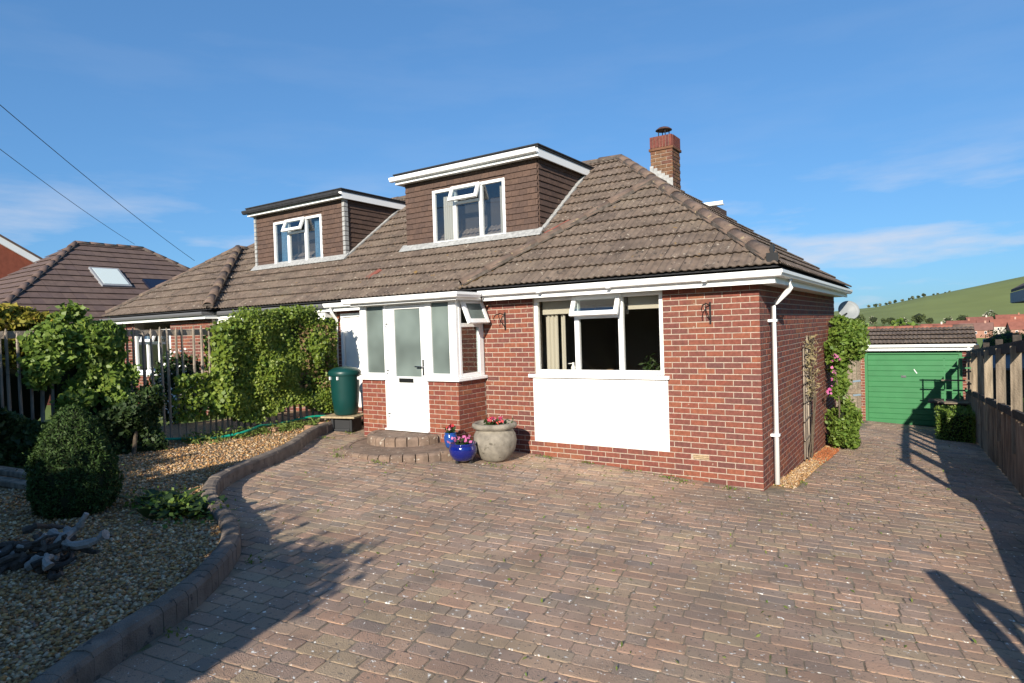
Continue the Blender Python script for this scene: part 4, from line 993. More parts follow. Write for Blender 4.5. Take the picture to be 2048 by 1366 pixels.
for a in (.3, 2.4, 4.5): MB().box(-3.74+.11*math.cos(a)-.02, -3.74+.11*math.cos(a)+.02, -1.22+.11*math.sin(a)-.02, -1.22+.11*math.sin(a)+.02, z-.037, z+.012).build('pot_foot', plasticb_m, p2)
MB().lathe([(0, .205), (.168, .205)], (-3.74, -1.22, z), 24).build('soil', soil_m, p2); flowers(p2, (-3.74, -1.22, z+.21), .14, .10, 90, pink_m)
p3 = thing('blue_jar_pot', (-4.12, -1.02, .315), 'small bright blue glazed jar with red flowers on the lower step', 'plant pot')
z = .318
MB().lathe([(0, 0), (.062, 0), (.075, .02), (.095, .10), (.10, .15), (.093, .185), (.08, .198), (.09, .212), (.088, .222), (.072, .218), (.07, .19), (0, .185)], (-4.12, -1.02, z), 32).build('pot_body', lblue_m, p3, smooth=True)
flowers(p3, (-4.12, -1.02, z+.19), .075, .12, 60, red_m)

# ------------------------------------------------------------------ water butt
wb = thing('water_butt', (-6.9, -.55, .55), 'dark green plastic water butt with domed lid left of the porch', 'water butt')
bx_, by_ = -6.88, -.52
MB().lathe([(0, .0), (.175, .0), (.20, .03), (.235, .30), (.255, .66), (.262, .74)], (bx_, by_, .605), 36).build('barrel', butt_m, wb, smooth=True)
MB().lathe([(.278, .70), (.285, .745), (.27, .78), (.19, .825), (.08, .845), (0, .85)], (bx_, by_, .605), 36).build('lid', butt_m, wb, smooth=True)
for a in (-1.9, -1.2): MB().box(bx_+.265*math.cos(a)-.01, bx_+.265*math.cos(a)+.01, by_+.265*math.sin(a)-.02, by_+.265*math.sin(a)+.01, 1.235, 1.29).build('lid_clip', white_m, wb)
bd = MB().box(-.34, .34, -.27, .27, 0, .03); M = Matrix.Translation((bx_, by_, .573)) @ Matrix.Rotation(R(14), 4, 'Z'); bd.v = [tuple(M @ Vector(v)) for v in bd.v]
bd.build('wooden_board', mat('pale board', [(.42, .33, .20)], .9, .3, 20), label='pale wooden board under the green water butt', cat='board')
bk = MB().frame(-.20, .20, -.19, .19, 0, .275, .05); M = Matrix.Translation((bx_, by_, zg(bx_, by_))) @ Matrix.Rotation(R(20), 4, 'Z'); bk.box(-.15, .15, -.16, .17, .02, .25); bk.v = [tuple(M @ Vector(v)) for v in bk.v]
bk.build('plastic_stand', plasticb_m, label='black plastic stand holding up the water butt', cat='stand', bevel=.015)
# hose
hp = [(-7.75, -3.9), (-7.45, -3.2), (-7.25, -2.75), (-7.12, -2.35), (-7.3, -1.95), (-7.42, -1.6), (-7.48, -1.2), (-7.45, -.85), (-7.3, -.55), (-7.14, -.5)]
hz = [.03, .07, .05, .04, .10, .12, .08, .10, .14, .13]
hh = catmull([(a[0], a[1], 0) for a in hp], .03); n0 = len(hh)
MB().tube([(p.x, p.y, gzv(p.x, p.y)+float(np.interp(i/(n0-1), np.linspace(0, 1, len(hz)), hz))) for i, p in enumerate(hh)], .02, 10).build('garden_hose', hose_m, smooth=True, label='bright green garden hose trailing along the foot of the ivy fence', cat='hose')
# loose bricks
for (x, y, a, lab) in ((-7.28, -1.75, .3, 'loose brick on the gravel left of the pair by the water butt'), (-7.0, -1.22, -.2, 'loose brick on the edging midway to the water butt'), (-7.14, -.82, .5, 'loose brick nearest the water butt')):
    b = MB().box(-.105, .105, -.05, .05, 0, .065); M = Matrix.Translation((x, y, gzv(x, y)+.01)) @ Matrix.Rotation(a, 4, 'Z'); b.v = [tuple(M @ Vector(v)) for v in b.v]
    b.build('loose_brick', mat('buff brick', [(.40, .24, .15)], .9, .25, 20, bump=.5), label=lab, cat='brick', group='loose bricks by the edging', bevel=.006)

# ------------------------------------------------------------------ brackets, dish, mug and so on
def bracket(x, label):
    t = thing('basket_bracket', (x, 0, 2.0), label, 'bracket', 'hanging basket brackets')
    MB().box(x-.012, x+.012, -.012, -.002, 2.0, 2.28).build('back_plate', black_m, t)
    MB().tube([(x, -.01, 2.24), (x-.02, -.10, 2.26), (x-.03, -.22, 2.24), (x-.03, -.27, 2.19), (x-.03, -.25, 2.15)], .008, 6).build('arm', black_m, t)
    MB().tube([(x, -.01, 2.06), (x, -.06, 2.08), (x-.01, -.12, 2.15), (x-.02, -.15, 2.22), (x-.02, -.13, 2.27)], .006, 6).build('scroll', black_m, t)
bracket(-3.782, 'black iron basket bracket on the brick left of the big window'); bracket(-.603, 'black iron basket bracket on the brick right of the big window')
mg = thing('mug', (-2.05, .2, 1.29), 'tan mug on the window sill of the big window', 'mug')
MB().lathe([(0, 0), (.045, 0), (.05, .10), (.045, .10), (.04, .01), (0, .01)], (-2.12, .20, 1.29), 20).build('mug_body', mat('tan glaze', [(.36, .24, .14)], .4), mg, smooth=True)
MB().tube([(-2.07, .2, 1.375), (-2.035, .2, 1.36), (-2.035, .2, 1.325), (-2.07, .2, 1.31)], .007, 6).build('mug_handle', MATS['tan glaze'], mg, smooth=True)
bt = MB().lathe([(0, 0), (.035, 0), (.035, .13), (.018, .16), (.018, .20), (0, .20)], (-2.72, .21, 1.29), 18); bt.bar((-2.72, .2, 1.475), (-2.80, .2, 1.47), .02, .012)
bt.build('pump_bottle', white_m, smooth=True, label='white pump bottle on the sill behind the left light', cat='bottle')
hpz = thing('house_plant', (-1.5, .35, 1.29), 'dark spiky house plant behind the right-hand window light', 'plant')
MB().lathe([(0, 0), (.06, 0), (.075, .08), (0, .08)], (-1.52, .24, 1.29), 16).build('pot', plasticb_m, hpz)
P = np.array([(-1.52+random.gauss(0, .06), .24+random.gauss(0, .03), 1.37+abs(random.gauss(0, .08))) for _ in range(60)]); leafmesh('foliage', P, .10, darkleaf_m, hpz, asp=.25)
ds = thing('satellite_dish', (.25, 7.4, 1.9), 'grey satellite dish sticking out past the end of the house', 'satellite dish')
M = Matrix.Translation((.20, 7.6, 2.17)) @ Matrix.Rotation(R(24), 4, 'Z') @ Matrix.Rotation(R(72), 4, 'X')
MB(M).lathe([(0, 0), (.08, .008), (.16, .032), (.215, .06), (.22, .063), (.215, .07), (.16, .042), (.08, .018), (0, .01)], (0, 0, 0), 28).build('dish', alum_m, ds, smooth=True)
MB().tube([(0, 7.05, 2.05), (.1, 7.3, 2.05), (.18, 7.55, 2.12)], .018, 8).build('mount_arm', black_m, ds); MB().tube([(.2, 7.6, 2.0), (.16, 7.2, 1.95)], .01, 6).build('feed_arm', black_m, ds); MB().box(.12, .20, 7.12, 7.20, 1.90, 1.99).build('receiver', black_m, ds)
# overhead wires
cable_m = mat('grey cable', [(.06, .065, .075)], .7)
for a, b, lab in (((-5.5, -9.5, 7.4), (-16.54, 2.45, 4.35), 'upper overhead cable crossing the sky at left'), ((-5.3, -9.5, 6.7), (-21.15, 3.02, 5.35), 'lower overhead cable running to the hipped house')):
    a = Vector(a); b = Vector(b)
    MB().tube([a.lerp(b, t/14)-Vector((0, 0, .25*4*(t/14)*(1-t/14))) for t in range(15)], .0065, 5).build('overhead_cable', cable_m, label=lab, cat='cable')

# ------------------------------------------------------------------ paling fence and plants on the left
pf_ = thing('paling_fence', (-7.55, -3, .5), 'grey chestnut paling fence along the left boundary', 'fence')
FX = -7.55
y = -7.0
while y < -.1:
    h = 2.22-gzv(FX, y)+random.uniform(-.05, .05); x = FX+random.uniform(-.02, .02); w_ = random.uniform(.028, .042); tl = random.gauss(0, .018); z = gzv(FX, y)-.05
    MB().tube([(x, y, z), (x+.012*math.sin(y*9), y+tl*.5, z+h*.5), (x, y+tl, z+h-.04), (x, y+tl, z+h+.03)], [w_*.62, w_*.6, w_*.55, .006], 6).build('pale', oldwood_m, pf_)
    y += random.uniform(.085, .14)
for z in (.35, 1.1, 1.72): MB().tube([(FX+.03, -7, .6+z), (FX+.03, -.1, .45+z)], .002, 5).build('wire', black_m, pf_)
MB().bar((FX-.04, -7, 2.16), (FX-.04, -2.5, 2.12), .03, .09).build('rail', oldwood_m, pf_)
for yy in (-5.4,): MB().tube([(FX-.06, yy, .3), (FX-.06, yy, 2.2)], .032, 8).build('post', oldwood_m, pf_)

def slab(n, x0, x1, y0, y1, z0f, z1f, bulge=.12, front=.75):
    """leaf positions on a lumpy vertical hedge slab facing +X"""
    ys = rng.uniform(y0, y1, n); t = rng.uniform(0, 1, n)
    z0 = np.array([z0f(v) for v in ys]); z1 = np.array([z1f(v) for v in ys]); zs = z0+(z1-z0)*t
    lump = bulge*(np.sin(ys*5.1+zs*2.3)+np.sin(zs*6.7-ys*3.1)+np.sin(ys*11+zs*8)*.5)
    e = np.minimum(1, 4*np.minimum(t, 1-t)+.35)
    f = rng.uniform(0, 1, n) < front
    xs = np.where(f, x1+lump*e-np.abs(rng.normal(0, .06, n)), rng.uniform(x0, x1, n))
    return np.stack([xs, ys, zs], 1)
iv = thing('ivy_hedge', (-7.5, -1.3, .5), 'dense glossy ivy smothering the fence beside the water butt', 'hedge')
iz1 = lambda y: 2.22+.17*min(1, max(0, (y+2.4)/.8))+.07*math.sin(y*6.3+1.2)+.04*math.sin(y*15)-.25*max(0, (y+.75))**1.2*2
P = slab(22000, -7.85, -7.32, -2.5, -.3, lambda y: gzv(FX, y)+.28+.12*math.sin(y*4), iz1, .05)
leafmesh('foliage', P, .056, ivy_m, iv, asp=.85, bias=(.9, -.5, .3))
Pt = np.array([(random.uniform(-7.8, -7.25), yv, iz1(yv)+random.uniform(-.06, .10)) for yv in rng.uniform(-2.45, -.28, 3000)]); leafmesh('top_growth', Pt, .05, ivy_m, iv, asp=.6, bias=(.3, -.3, .6))
Pe = np.array([(random.uniform(-7.75, -7.2), -2.5+random.gauss(0, .07), random.uniform(.9, 2.2)) for _ in range(1500)]); leafmesh('foliage_end', Pe, .068, ivy_m, iv, asp=.85, bias=(.6, -.9, .3))
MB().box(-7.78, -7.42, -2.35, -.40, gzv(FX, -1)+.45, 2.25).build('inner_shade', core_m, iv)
P = np.concatenate([blob(1100, (-7.45, -2.15, 2.2), (.22, .28, .16), 6), blob(1200, (-7.45, -1.15, 2.38), (.25, .42, .13), 6), blob(900, (-7.25, -1.75, 1.45), (.16, .30, .35), 6), blob(900, (-7.25, -.75, 1.75), (.14, .25, .4), 6), blob(500, (-7.42, -.3, 2.2), (.12, .18, .15), 5)]); leafmesh('bulging_growth', P, .066, ivy_m, iv, asp=.85, bias=(.7, -.5, .3))
P = slab(380, -7.5, -7.26, -1.1, -.35, lambda y: 1.1, lambda y: 2.2, .05); leafmesh('withered_leaf_patch', P, .06, MATS['dry leaf brown'], iv, asp=.6, bias=(.8, -.5, .2), kind='stuff')
P = slab(3500, -7.6, -7.30, -2.45, -.35, lambda y: gzv(FX, y)+.35, lambda y: 2.3, .06); leafmesh('small_new_foliage', P, .04, yellowgreen_m, iv, asp=.8, bias=(.8, -.5, .3))
Pk = slab(900, -7.6, -7.4, -3.2, -2.5, lambda y: .8, lambda y: 1.5, .05); leafmesh('trailing_growth', Pk, .065, ivy_m, iv, asp=.85, bias=(.8, -.4, .2))
vn = thing('climbing_vine', (-7.3, -4.2, .6), 'broad-leaved green climber draped over the paling fence', 'climber')
vz1 = lambda y: 2.40+.10*math.sin(y*3+1)-.25*max(0, y+3.75)
P = np.concatenate([blob(a_, c_, r_, 7, shell=.35) for a_, c_, r_ in ((1000, (-7.45, -4.55, 2.08), (.25, .38, .30)), (1100, (-7.4, -4.15, 1.95), (.26, .36, .42)), (800, (-7.42, -3.85, 2.12), (.2, .28, .2)), (800, (-7.36, -4.05, 1.5), (.22, .3, .35)), (420, (-7.4, -4.7, 1.75), (.2, .25, .3)), (350, (-7.3, -3.85, 1.2), (.2, .22, .25)), (160, (-7.45, -4.35, 2.42), (.12, .25, .12)), (900, (-7.42, -4.35, 1.85), (.2, .35, .4)), (500, (-7.4, -4.35, 1.35), (.2, .3, .3)), (300, (-7.35, -3.75, 1.65), (.15, .2, .35)))])
P[:, 1] -= .20
leafmesh('small_foliage', P[rng.uniform(size=len(P)) < .35], .06, yellowgreen_m, vn, asp=.6, bias=(.9, -.6, .35))
P2_ = P+rng.normal(0, .035, P.shape); leafmesh('foliage_layer', P2_, .07, vine_m, vn, asp=.6, bias=(.9, -.6, .35))
leafmesh('foliage', P, .095, vine_m, vn, asp=.6, bias=(.9, -.6, .35))
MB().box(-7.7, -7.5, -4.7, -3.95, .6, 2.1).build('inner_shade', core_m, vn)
MB().tube([(-7.1, -4.0, gzv(-7.1, -4)), (-7.12, -3.95, .8), (-7.2, -3.9, 1.1), (-7.3, -3.9, 1.5)], [.03, .025, .02, .015], 6).build('stem', bark_m, vn)
us = thing('dark_understorey_shrub', (-7.2, -4.4, .5), 'dark shrub filling the foot of the fence behind the clipped cone', 'shrub')
P = slab(7000, -7.5, -7.1, -5.6, -3.6, lambda y: gzv(FX, y), lambda y: 1.2+.2*math.sin(y*3), .10); leafmesh('foliage', P, .075, darkleaf_m, us, asp=.6, bias=(.7, -.4, .4))
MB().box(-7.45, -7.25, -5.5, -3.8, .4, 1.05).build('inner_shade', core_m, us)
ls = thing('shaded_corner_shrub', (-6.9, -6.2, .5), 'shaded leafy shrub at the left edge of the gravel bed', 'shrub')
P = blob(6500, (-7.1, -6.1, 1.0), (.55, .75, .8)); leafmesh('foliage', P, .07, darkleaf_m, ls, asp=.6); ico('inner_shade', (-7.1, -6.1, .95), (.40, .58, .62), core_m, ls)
gs = thing('golden_shrub', (-8.1, -5.3, .6), 'golden yellow shrub topping the fence at the left edge', 'shrub')
P = blob(6000, (-8.2, -5.0, 2.38), (.4, .75, .20), lumps=14); leafmesh('foliage', P, .075, yellow_m, gs, asp=.6); P = blob(1300, (-7.72, -5.05, 1.95), (.16, .40, .26)); leafmesh('trailing_foliage', P, .075, yellow_m, gs, asp=.6)
ico('inner_shade', (-8.25, -5.0, 1.5), (.25, .55, .75), core_m, gs); MB().tube([(-8.25, -5.0, .4), (-8.25, -5.0, 1.9)], .05, 8).build('trunk', bark_m, gs)
# garden plants of the neighbour behind the palings
ns = thing('white_flowering_shrub', (-9.5, -2.2, .6), 'shrub with white blossom seen between the palings', 'shrub')
P = blob(3500, (-9.3, -2.1, 1.15), (.5, .7, .7)); leafmesh('foliage', P, .07, darkleaf_m, ns, asp=.6); leafmesh('blossom', blob(500, (-9.2, -2.15, 1.2), (.55, .72, .7), shell=.9), .05, mat('white petal', [(.75, .73, .70)], .7), ns, asp=.9)
ico('inner_shade', (-9.3, -2.1, 1.1), (.35, .5, .5), core_m, ns)
# clipped conifer
tp_ = thing('clipped_conifer', (-4.95, -5.55, .44), 'clipped rounded cone conifer standing on the gravel', 'topiary')
cx_, cy_ = -4.95, -5.56; cz_ = gzv(cx_, cy_)
prof = [(0, .35), (.06, .40), (.16, .44), (.30, .445), (.45, .42), (.60, .365), (.74, .30), (.85, .23), (.94, .14), (.99, .06), (1.0, .01)]
prof = [(a, b*.80) for a, b in prof]
zz = np.array([p[0] for p in prof]); rr_ = np.array([p[1] for p in prof])
n = 26000; tt = rng.uniform(0, 1.0, n); tt = tt[rng.uniform(0, .44, n) < np.interp(tt, zz, rr_)]; n = len(tt); an = rng.uniform(0, 6.283, n)
lum = 1+.05*np.sin(an*5+tt*9)+.05*np.sin(an*9-tt*14)+.03*np.sin(an*17+tt*23)
r_ = np.interp(tt, zz, rr_)*lum-np.abs(rng.normal(0, .02, n))+np.where(rng.uniform(size=n) < .06, rng.exponential(.02, n), 0)
P = np.stack([cx_+r_*np.cos(an), cy_+r_*np.sin(an), cz_+tt*.99+np.abs(rng.normal(0, .012, n))], 1); leafmesh('foliage', P, .034, yew_m, tp_, asp=.35, bias=np.stack([np.cos(an)*.6, np.sin(an)*.6, np.full(n, .5)], 1))
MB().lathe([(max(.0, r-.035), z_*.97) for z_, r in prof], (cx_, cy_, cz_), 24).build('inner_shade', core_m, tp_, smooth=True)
# low rosette plant
lp = thing('low_leafy_plant', (-4.2, -4.95, .38), 'low sprawling broad-leaved plant on the gravel by the edging', 'plant')
for k in range(58):
    V = []; F = []
    a = random.uniform(0, 6.283); L_ = random.uniform(.14, .30); e = random.uniform(.15, .8); bx2 = -4.28+random.gauss(0, .20); by2 = -4.98+random.gauss(0, .11); z = gzv(bx2, by2); d = Vector((math.cos(a), math.sin(a), 0)); s_ = Vector((-d.y, d.x, 0)); o = len(V)
    for t, w_ in ((0, .012), (.3, .05), (.6, .055), (.85, .03), (1, .003)):
        c = Vector((bx2, by2, z))+d*L_*t*math.cos(e*(1-.4*t))+Vector((0, 0, L_*math.sin(e)*(t-.45*t*t)*1.3+.01)); V += [c-s_*w_, c+Vector((0, 0, -.012)), c+s_*w_]
    F += [(o+3*j+i, o+3*j+i+1, o+3*j+i+4, o+3*j+i+3) for j in range(4) for i in range(2)]
    raw('broad_leaf', V, F, darkleaf_m, lp, smooth=True)
P = np.array([(-4.3+random.gauss(0, .28), -4.98+random.gauss(0, .13), 0) for _ in range(900)]); P[:, 2] = [gzv(a, b)+abs(random.gauss(0, .05)) for a, b, _ in P]; leafmesh('ground_foliage', P, .05, vine_m, lp, bias=(0, 0, .8))

# ------------------------------------------------------------------ driftwood
def branch(a, b, r0, r1, wob=.04, n=9):
    a = Vector(a); b = Vector(b); s_ = random.random()*6; pts = []; rad = []
    for i in range(n):
        t = i/(n-1); p = a.lerp(b, t); p += Vector((math.sin(s_+t*5), math.cos(s_*1.7+t*6), math.sin(s_*.6+t*4)))*wob*math.sin(math.pi*t); pts.append(p); rad.append((r0+(r1-r0)*t)*(1+.22*math.sin(s_+t*17)+random.uniform(-.15, .15)))
    return MB().tube(pts, rad, 7)
dcx, dcy = -3.72, -6.26
dz0 = gzv(dcx, dcy)
spec = [((.06, .02, .05), (.16, .22, .34), .040, .022, 1, 'pale grey driftwood branch standing up from the pile'),
        ((.10, .04, .16), (.36, .26, .20), .022, .034, 1, 'bleached driftwood branch with a knobbly end on the right of the pile'),
        ((-.30, .16, .15), (-.08, .20, .18), .034, .022, 1, 'pale bluish driftwood stub at the back of the pile'),
        ((-.36, -.06, .07), (-.12, .05, .19), .028, .014, 1, 'forked pale driftwood branch at the left of the pile'),
        ((.08, -.14, .04), (.22, -.02, .09), .032, .022, 1, 'stubby pale driftwood lump at the front right of the pile'),
        ((-.16, -.24, .07), (-.04, -.10, .08), .075, .06, 0, 'hollow dark driftwood log end facing the camera')]
for a, b, r0, r1, pale, lab in spec:
    branch((dcx+a[0], dcy+a[1], dz0+a[2]), (dcx+b[0], dcy+b[1], dz0+b[2]), r0, r1).build('driftwood_branch', driftp_m if pale else drift_m, label=lab, cat='driftwood', group='driftwood pile')
for k in range(26):
    a = random.uniform(0, 3.14); L_ = random.uniform(.10, .26); c = Vector((dcx+random.gauss(0, .15), dcy+random.gauss(0, .11), dz0+.03+.006*k)); d = Vector((math.cos(a), math.sin(a), random.uniform(-.3, .3)))*L_
    branch(c-d, c+d, random.uniform(.016, .034), random.uniform(.006, .018), .045).build('driftwood_branch', drift_m if k % 7 else driftp_m, label='twisted weathered driftwood branch heaped in the pile on the gravel', cat='driftwood', group='driftwood pile')
for k, lab in enumerate(('grey split log lying in front of the corner shrub', 'second grey split log lying behind it at the left edge')):
    MB().bar((-6.9, -5.75+.16*k, gzv(-6.9, -5.7)+.05+.05*k), (-5.80, -5.44+.17*k, gzv(-5.8, -5.4)+.04+.05*k), .13, .07).build('split_log', oldwood_m, bevel=.015, label=lab, cat='log', group='split logs')

# ------------------------------------------------------------------ side-wall climbers
trl = thing('wall_trellis', (.05, 3.1, -.2), 'old wooden trellis fixed to the side wall', 'trellis')
for i in range(4): MB().bar((.03, 2.8+i*.21, zg(0, 3)+.05), (.035, 2.82+i*.21+random.gauss(0, .03), 1.55+random.uniform(0, .35)), .022, .016, upv=(0, 1, 0)).build('upright', oldwood_m, trl)
for i in range(6): MB().bar((.05, 2.72, .1+i*.30), (.05, 3.56, .1+i*.30+random.gauss(0, .03)), .014, .02).build('crossbar', oldwood_m, trl)
for i in range(7): MB().tube([(.06, 2.8+random.uniform(0, .7), zg(0, 3)), (.09+random.uniform(0, .05), 2.9+random.uniform(0, .6), .7), (.07, 2.9+random.uniform(0, .7), 1.3), (.1, 2.9+random.uniform(0, .8), 1.75)], .007, 5).build('dry_stem', bark_m, trl)
P = np.array([(.06+abs(random.gauss(0, .05)), random.gauss(3.2, .3), random.uniform(.7, 1.75)) for _ in range(260)]); leafmesh('dry_stems', P, .09, mat('dry leaf', [(.30, .24, .12), (.22, .18, .10)], .9), trl, asp=.25, kind='stuff')
cl = thing('wall_climber', (.35, 5.6, 1.2), 'bushy green climber high on the far end of the side wall', 'climber')
P = np.concatenate([blob(5200, (.36, 5.6, 1.42), (.44, .85, .62), 14, shell=.3), blob(1500, (.30, 6.2, 1.75), (.45, .7, .35), 8)]); leafmesh('foliage', P, .085, vine_m, cl, asp=.6); ico('inner_shade', (.30, 5.7, 1.45), (.16, .42, .26), core_m, cl)
MB().tube([(.25, 5.0, zg(.2, 5)), (.3, 4.9, .4), (.22, 5.1, 1.1)], .018, 6).build('stem', bark_m, cl)
leafmesh('blossom', blob(22, (.26, 4.75, 1.2), (.13, .25, .25), shell=.3), .05, pink_m, cl, asp=.9); leafmesh('blossom', blob(14, (.2, 4.5, .8), (.08, .15, .2), shell=.3), .06, pink_m, cl, asp=.9)
P = np.concatenate([blob(900, (.26, 5.15, .75), (.22, .4, .4), 8, shell=.3)]); leafmesh('trailing_foliage', P, .075, vine_m, cl, asp=.6)
lo = thing('low_side_shrub', (.35, 5.4, -.3), 'bright green shrub at the foot of the side wall', 'shrub')
P = np.concatenate([blob(4200, (.36, 5.3, .02), (.36, .75, .48), 10), blob(1500, (.36, 5.2, -.25), (.30, .65, .25), 8)]); leafmesh('foliage', P, .075, vine_m, lo, asp=.6); ico('inner_shade', (.34, 5.3, .02), (.17, .40, .26), core_m, lo)
# box hedge, rack, planter by the garage
bh = thing('box_hedge', (2.1, 9.2, -.8), 'clipped box hedge in front of the garage beside the fence', 'hedge')
n = 6500; q = rng.uniform(-1, 1, (n, 3)); ax = rng.integers(0, 3, n); sg = np.where(rng.uniform(size=n) < .5, -1, 1); q[np.arange(n), ax] = sg; q = np.sign(q)*np.abs(q)**.85
P = q*np.array([.33, .62, .33])+np.array([2.14, 9.35, zg(2.1, 9.3)+.32])+rng.normal(0, .02, (n, 3)); leafmesh('foliage', P, .045, vine_m, bh, asp=.6); MB().box(1.85, 2.43, 8.78, 9.92, zg(2.1, 9.3), zg(2.1, 9.3)+.6).build('inner_shade', core_m, bh)
rk = thing('plant_rack', (2.25, 10.4, -.8), 'green painted wooden trellis rack standing against the garage door', 'rack')
rz = zg(2.2, 10.4)
for x in (1.95, 2.22, 2.50): MB().box(x, x+.03, 10.4, 10.43, rz, 1.0 if x < 2.4 else .95).build('upright', MATS['garage green'], rk)
for z in (.18, .42, .72, .97): MB().box(1.90, 2.58, 10.385, 10.399, z, z+.035).build('crossbar', wood_m if z == .42 else green_m, rk)
for z in (-.1,): MB().box(1.88, 2.58, 10.1, 10.44, z, z+.03).build('shelf', wood_m, rk)
bn = thing('dark_planter', (2.1, 10.8, -.85), 'dark planter box standing behind the hedge at the garage', 'planter')
MB().box(1.78, 2.45, 10.65, 11.15, zg(2, 10.9), zg(2, 10.9)+.72).frame(1.74, 2.49, 10.60, 10.649, zg(2, 10.9)+.60, zg(2, 10.9)+.74, .05).build('box', plasticb_m, bn)
MB().box(1.62, 2.40, 10.55, 11.2, zg(2, 10.9)+.745, zg(2, 10.9)+.79).build('lid', drift_m, bn)
# shrubs beyond the fence and garage
def shrub(name, c, rad, n, sz, m, label, group=None, asp=.6):
    t = thing(name, (c[0], c[1], c[2]-rad[2]), label, 'shrub', group)
    leafmesh('foliage', blob(n, c, rad, 12), sz, m, t, asp=asp); ico('inner_shade', c, tuple(a*.72 for a in rad), core_m, t); MB().tube([(c[0], c[1], c[2]-rad[2]*1.6), c], .05, 6).build('trunk', bark_m, t)
redleaf = mat('reddish leaf', [(.22, .07, .05), (.16, .12, .05), (.30, .12, .07)], .7, trans=.3)
shrub('leafy_shrub', (3.7, 16.5, .95), (.95, 1.2, .65), 3500, .12, vine_m, 'spiky light green shrub just past the garage roof', asp=.25)
shrub('leafy_shrub', (4.4, 20, .65), (1.4, 1.3, .85), 3500, .12, redleaf, 'reddish leaved shrub above the right fence')
shrub('leafy_shrub', (6.2, 27, .3), (2.2, 1.5, 1.2), 3500, .16, darkleaf_m, 'dark green tree beyond the reddish shrub')
shrub('leafy_shrub', (3.4, 8.5, -.2), (.5, 1.4, .5), 1800, .09, darkleaf_m, 'low dark shrub growing behind the fence boards')

# ------------------------------------------------------------------ hedge behind the camera that shades the bed
fhd = thing('street_hedge', (-4.5, -10.3, .3), 'tall street hedge behind the camera shading the gravel bed', 'hedge')
def shz(x): return float(np.interp(x, [-12, -5.9, -5.3, -4.4, -3.4, -.6, -.02], [4.0, 3.9, 3.3, 2.92, 2.70, 2.42, 2.10]))+.07*math.sin(x*5.1)+.05*math.sin(x*13.3)
n = 9000; xs = rng.uniform(-12, -.42, n); zt_ = np.array([shz(v) for v in xs]); zs = zt_-np.abs(rng.exponential(.25, n)); P = np.stack([xs, -10.3+rng.normal(0, .22, n), zs+rng.normal(0, .06, n)], 1); leafmesh('foliage', P, .11, darkleaf_m, fhd, asp=.6)
hb = MB()
for i in range(60):
    x0 = -12+i*.192; hb.box(x0, x0+.191, -10.5, -10.1, .1, shz(x0+.1)-.16)
hb.build('inner_shade', core_m, fhd)

# ------------------------------------------------------------------ weeds
wp = []
for (x, y, s_, n) in ((-3.05,-.12,.10,40),(-2.4,-.08,.05,25),(-1.7,-.15,.06,20),(-1.15,-.18,.12,45),(-.95,-.25,.08,30),(-.35,-.2,.07,30),(.12,.55,.08,50),(.2,.9,.08,40),(.1,1.9,.1,40),(-4.6,-2.05,.08,30),(-5.3,-2.1,.1,35),(-5.6,-1.7,.12,50),(-4.9,-1.42,.05,25),(-4.5,-1.35,.05,22),(-6.6,-.7,.08,30),(-6.5,-1.3,.07,25),(-4.95,-4.15,.05,20),(-2.75,-5.2,.06,20),(-2.1,-6.2,.05,18),(-3.2,-1.1,.12,30)):
    for _ in range(n): wp.append((x+random.gauss(0, s_), y+random.gauss(0, s_*.6)))
for _ in range(700): wp.append((random.uniform(-5, 2.3), random.uniform(-5.5, 8)))
wp = [(x, y) for x, y in wp if on_drive(x, y) or abs(y) < .5]
P = np.array([(x, y, zg(x, y)+.008+abs(random.gauss(0, .012))) for x, y in wp]); leafmesh('weeds', P, .034, weed_m, None, asp=.45, bias=(0, 0, .4), kind='stuff', label='small green weeds sprouting in the paving joints', cat='weeds')
P = np.array([(-7.3+random.gauss(0, .12), yv, 0) for yv in rng.uniform(-3.2, -.8, 1500)]); P[:, 2] = [gzv(a, b)+abs(random.gauss(0, .06)) for a, b, _ in P]; leafmesh('grass_tufts', P, .07, weed_m, None, asp=.3, bias=(.5, -.3, .2), kind='stuff', label='grassy weeds along the foot of the ivy fence', cat='weeds')

# ------------------------------------------------------------------ distance: village, hedgerows, trees
def far_tree(x, y, s_, m, label, group, cat='tree', zoff=0):
    d_ = Vector((x, y, tz(x, y)+s_))-CAM; px_ = 1024+fpx*d_.dot(r2)/d_.dot(fw)
    if not 1695 < px_ < 2060: return
    t = thing('field_tree', (x, y, tz(x, y)), label, cat, group); c = (x, y, tz(x, y)+s_*.9+zoff)
    leafmesh('crown', blob(420, c, (s_*.95, s_*.95, s_*.85), 8), s_*.32, m, t); ico('inner_shade', c, (s_*.7, s_*.7, s_*.62), core_m, t, sub=1); MB().tube([(x, y, tz(x, y)-.2), (x, y, tz(x, y)+s_)], s_*.06, 5).build('trunk', bark_m, t)
may_m = mat('may blossom', [(.13, .17, .06), (.45, .43, .34), (.10, .14, .05), (.08, .11, .04)], .8)
fart_m = mat('far leaf', [(.06, .085, .03), (.085, .11, .035), (.05, .07, .028)], .8)
for k in range(30):
    x = -105+k*9.5+random.uniform(-3, 3); far_tree(x, 655+random.uniform(-10, 10)-.1*x, random.uniform(3.0, 5.2) if k % 5 else 6.5, may_m if k % 3 == 0 else fart_m, 'bush in the hedgerow at the foot of the hill', 'hedgerow at the foot of the hill')
for k in range(15):
    x = -95+k*8.5+random.uniform(-3, 3); far_tree(x, 1262, random.uniform(2.6, 4.6)*(.6 if k > 10 else 1), fart_m if k % 2 else may_m, 'small tree on the skyline of the hill', 'trees on the hill crest')
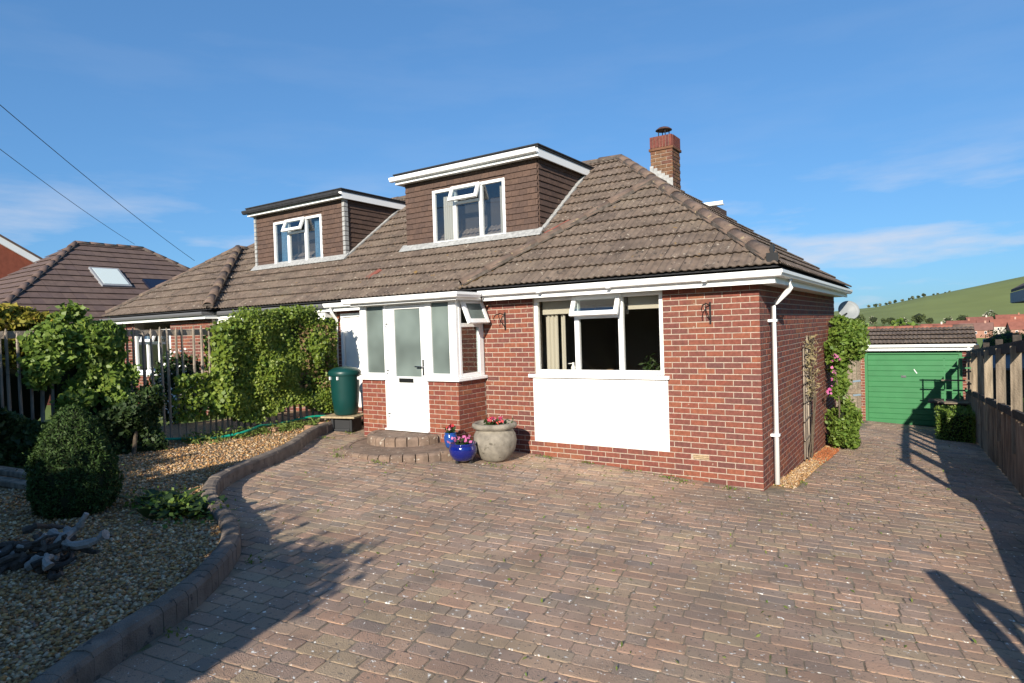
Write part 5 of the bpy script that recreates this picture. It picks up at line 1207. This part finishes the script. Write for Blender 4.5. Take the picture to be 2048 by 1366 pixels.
for k in range(10):
    x = -60+k*7+random.uniform(-2, 2); far_tree(x, 470+random.uniform(-15, 15), random.uniform(2.2, 3.6), fart_m, 'bush in the valley hedge beyond the garage', 'valley hedge')
def village(x, y, w, d, h, rh, a, label):
    t = thing('village_house', (x, y, tz(x, y)), label, 'house', 'red-roofed village houses'); M = Matrix.Translation((x, y, tz(x, y)-.5)) @ Matrix.Rotation(R(a), 4, 'Z')
    MB(M).add([(-w/2, -d/2, 0), (w/2, -d/2, 0), (w/2, d/2, 0), (-w/2, d/2, 0), (-w/2, -d/2, h), (w/2, -d/2, h), (w/2, d/2, h), (-w/2, d/2, h), (-w/2, 0, h+rh), (w/2, 0, h+rh)], [(0, 1, 5, 4), (2, 3, 7, 6), (1, 2, 6, 9, 5), (3, 0, 4, 8, 7)]).build('wall', vwall_m, t)
    rb = MB(M); e = .4
    for s_ in (-1, 1): rb.prism([(-w/2-e, s_*(d/2+e), h-.25), (w/2+e, s_*(d/2+e), h-.25), (w/2+e, 0, h+rh+.12), (-w/2-e, 0, h+rh+.12)], (0, 0, .18))
    r_ = rb.build('roof', vroof_m, t); MB(M).box(w*.25, w*.25+.8, -.4, .4, h+rh-.6, h+rh+1.3).build('chimney', vwall_m, r_)
    for k in range(3):
        q = MB(M).box(-w*.3+k*w*.3-.5, -w*.3+k*w*.3+.5, -d/2-.05, -d/2-.01, h*.55, h*.85).build('window', white_m, t); MB(M).box(-w*.3+k*w*.3-.4, -w*.3+k*w*.3+.4, -d/2-.08, -d/2-.055, h*.58, h*.82).build('pane', solar_m, q)
vs_ = [(-2,300,12,8,4.8,3.4,8),(12,305,14,8,4.8,3.5,-6),(27,310,13,8,4.8,3.5,10),(40,315,12,8,5,3.5,4),(8,350,14,8,5,3.6,-10),(24,352,15,9,5,3.8,6),(40,356,12,8,5,3.8,-4),(16,395,14,9,5.5,3.8,15),(34,398,15,9,5.5,3.8,-8),(52,396,14,9,5.5,3.8,5),(54,330,12,8,5,3.6,-12),(30,430,16,9,5.5,4,2),(50,436,14,9,5.5,4,-6),(66,380,14,9,5.2,3.8,9),(47,290,11,8,4.5,3.2,20),(62,300,12,8,4.6,3.2,-14)]
for i, (x, y, w, d, h, rh, a) in enumerate(vs_):
    village(x*1.35+4, y+110, w, d, h, rh, a, 'red-roofed village house in the valley beyond the garage')
far_tree(-8, 260, 6.2, vine_m, 'big round green tree left of the village roofs', None)
far_tree(34, 270, 3.4, darkleaf_m, 'dark tree among the village houses', None)
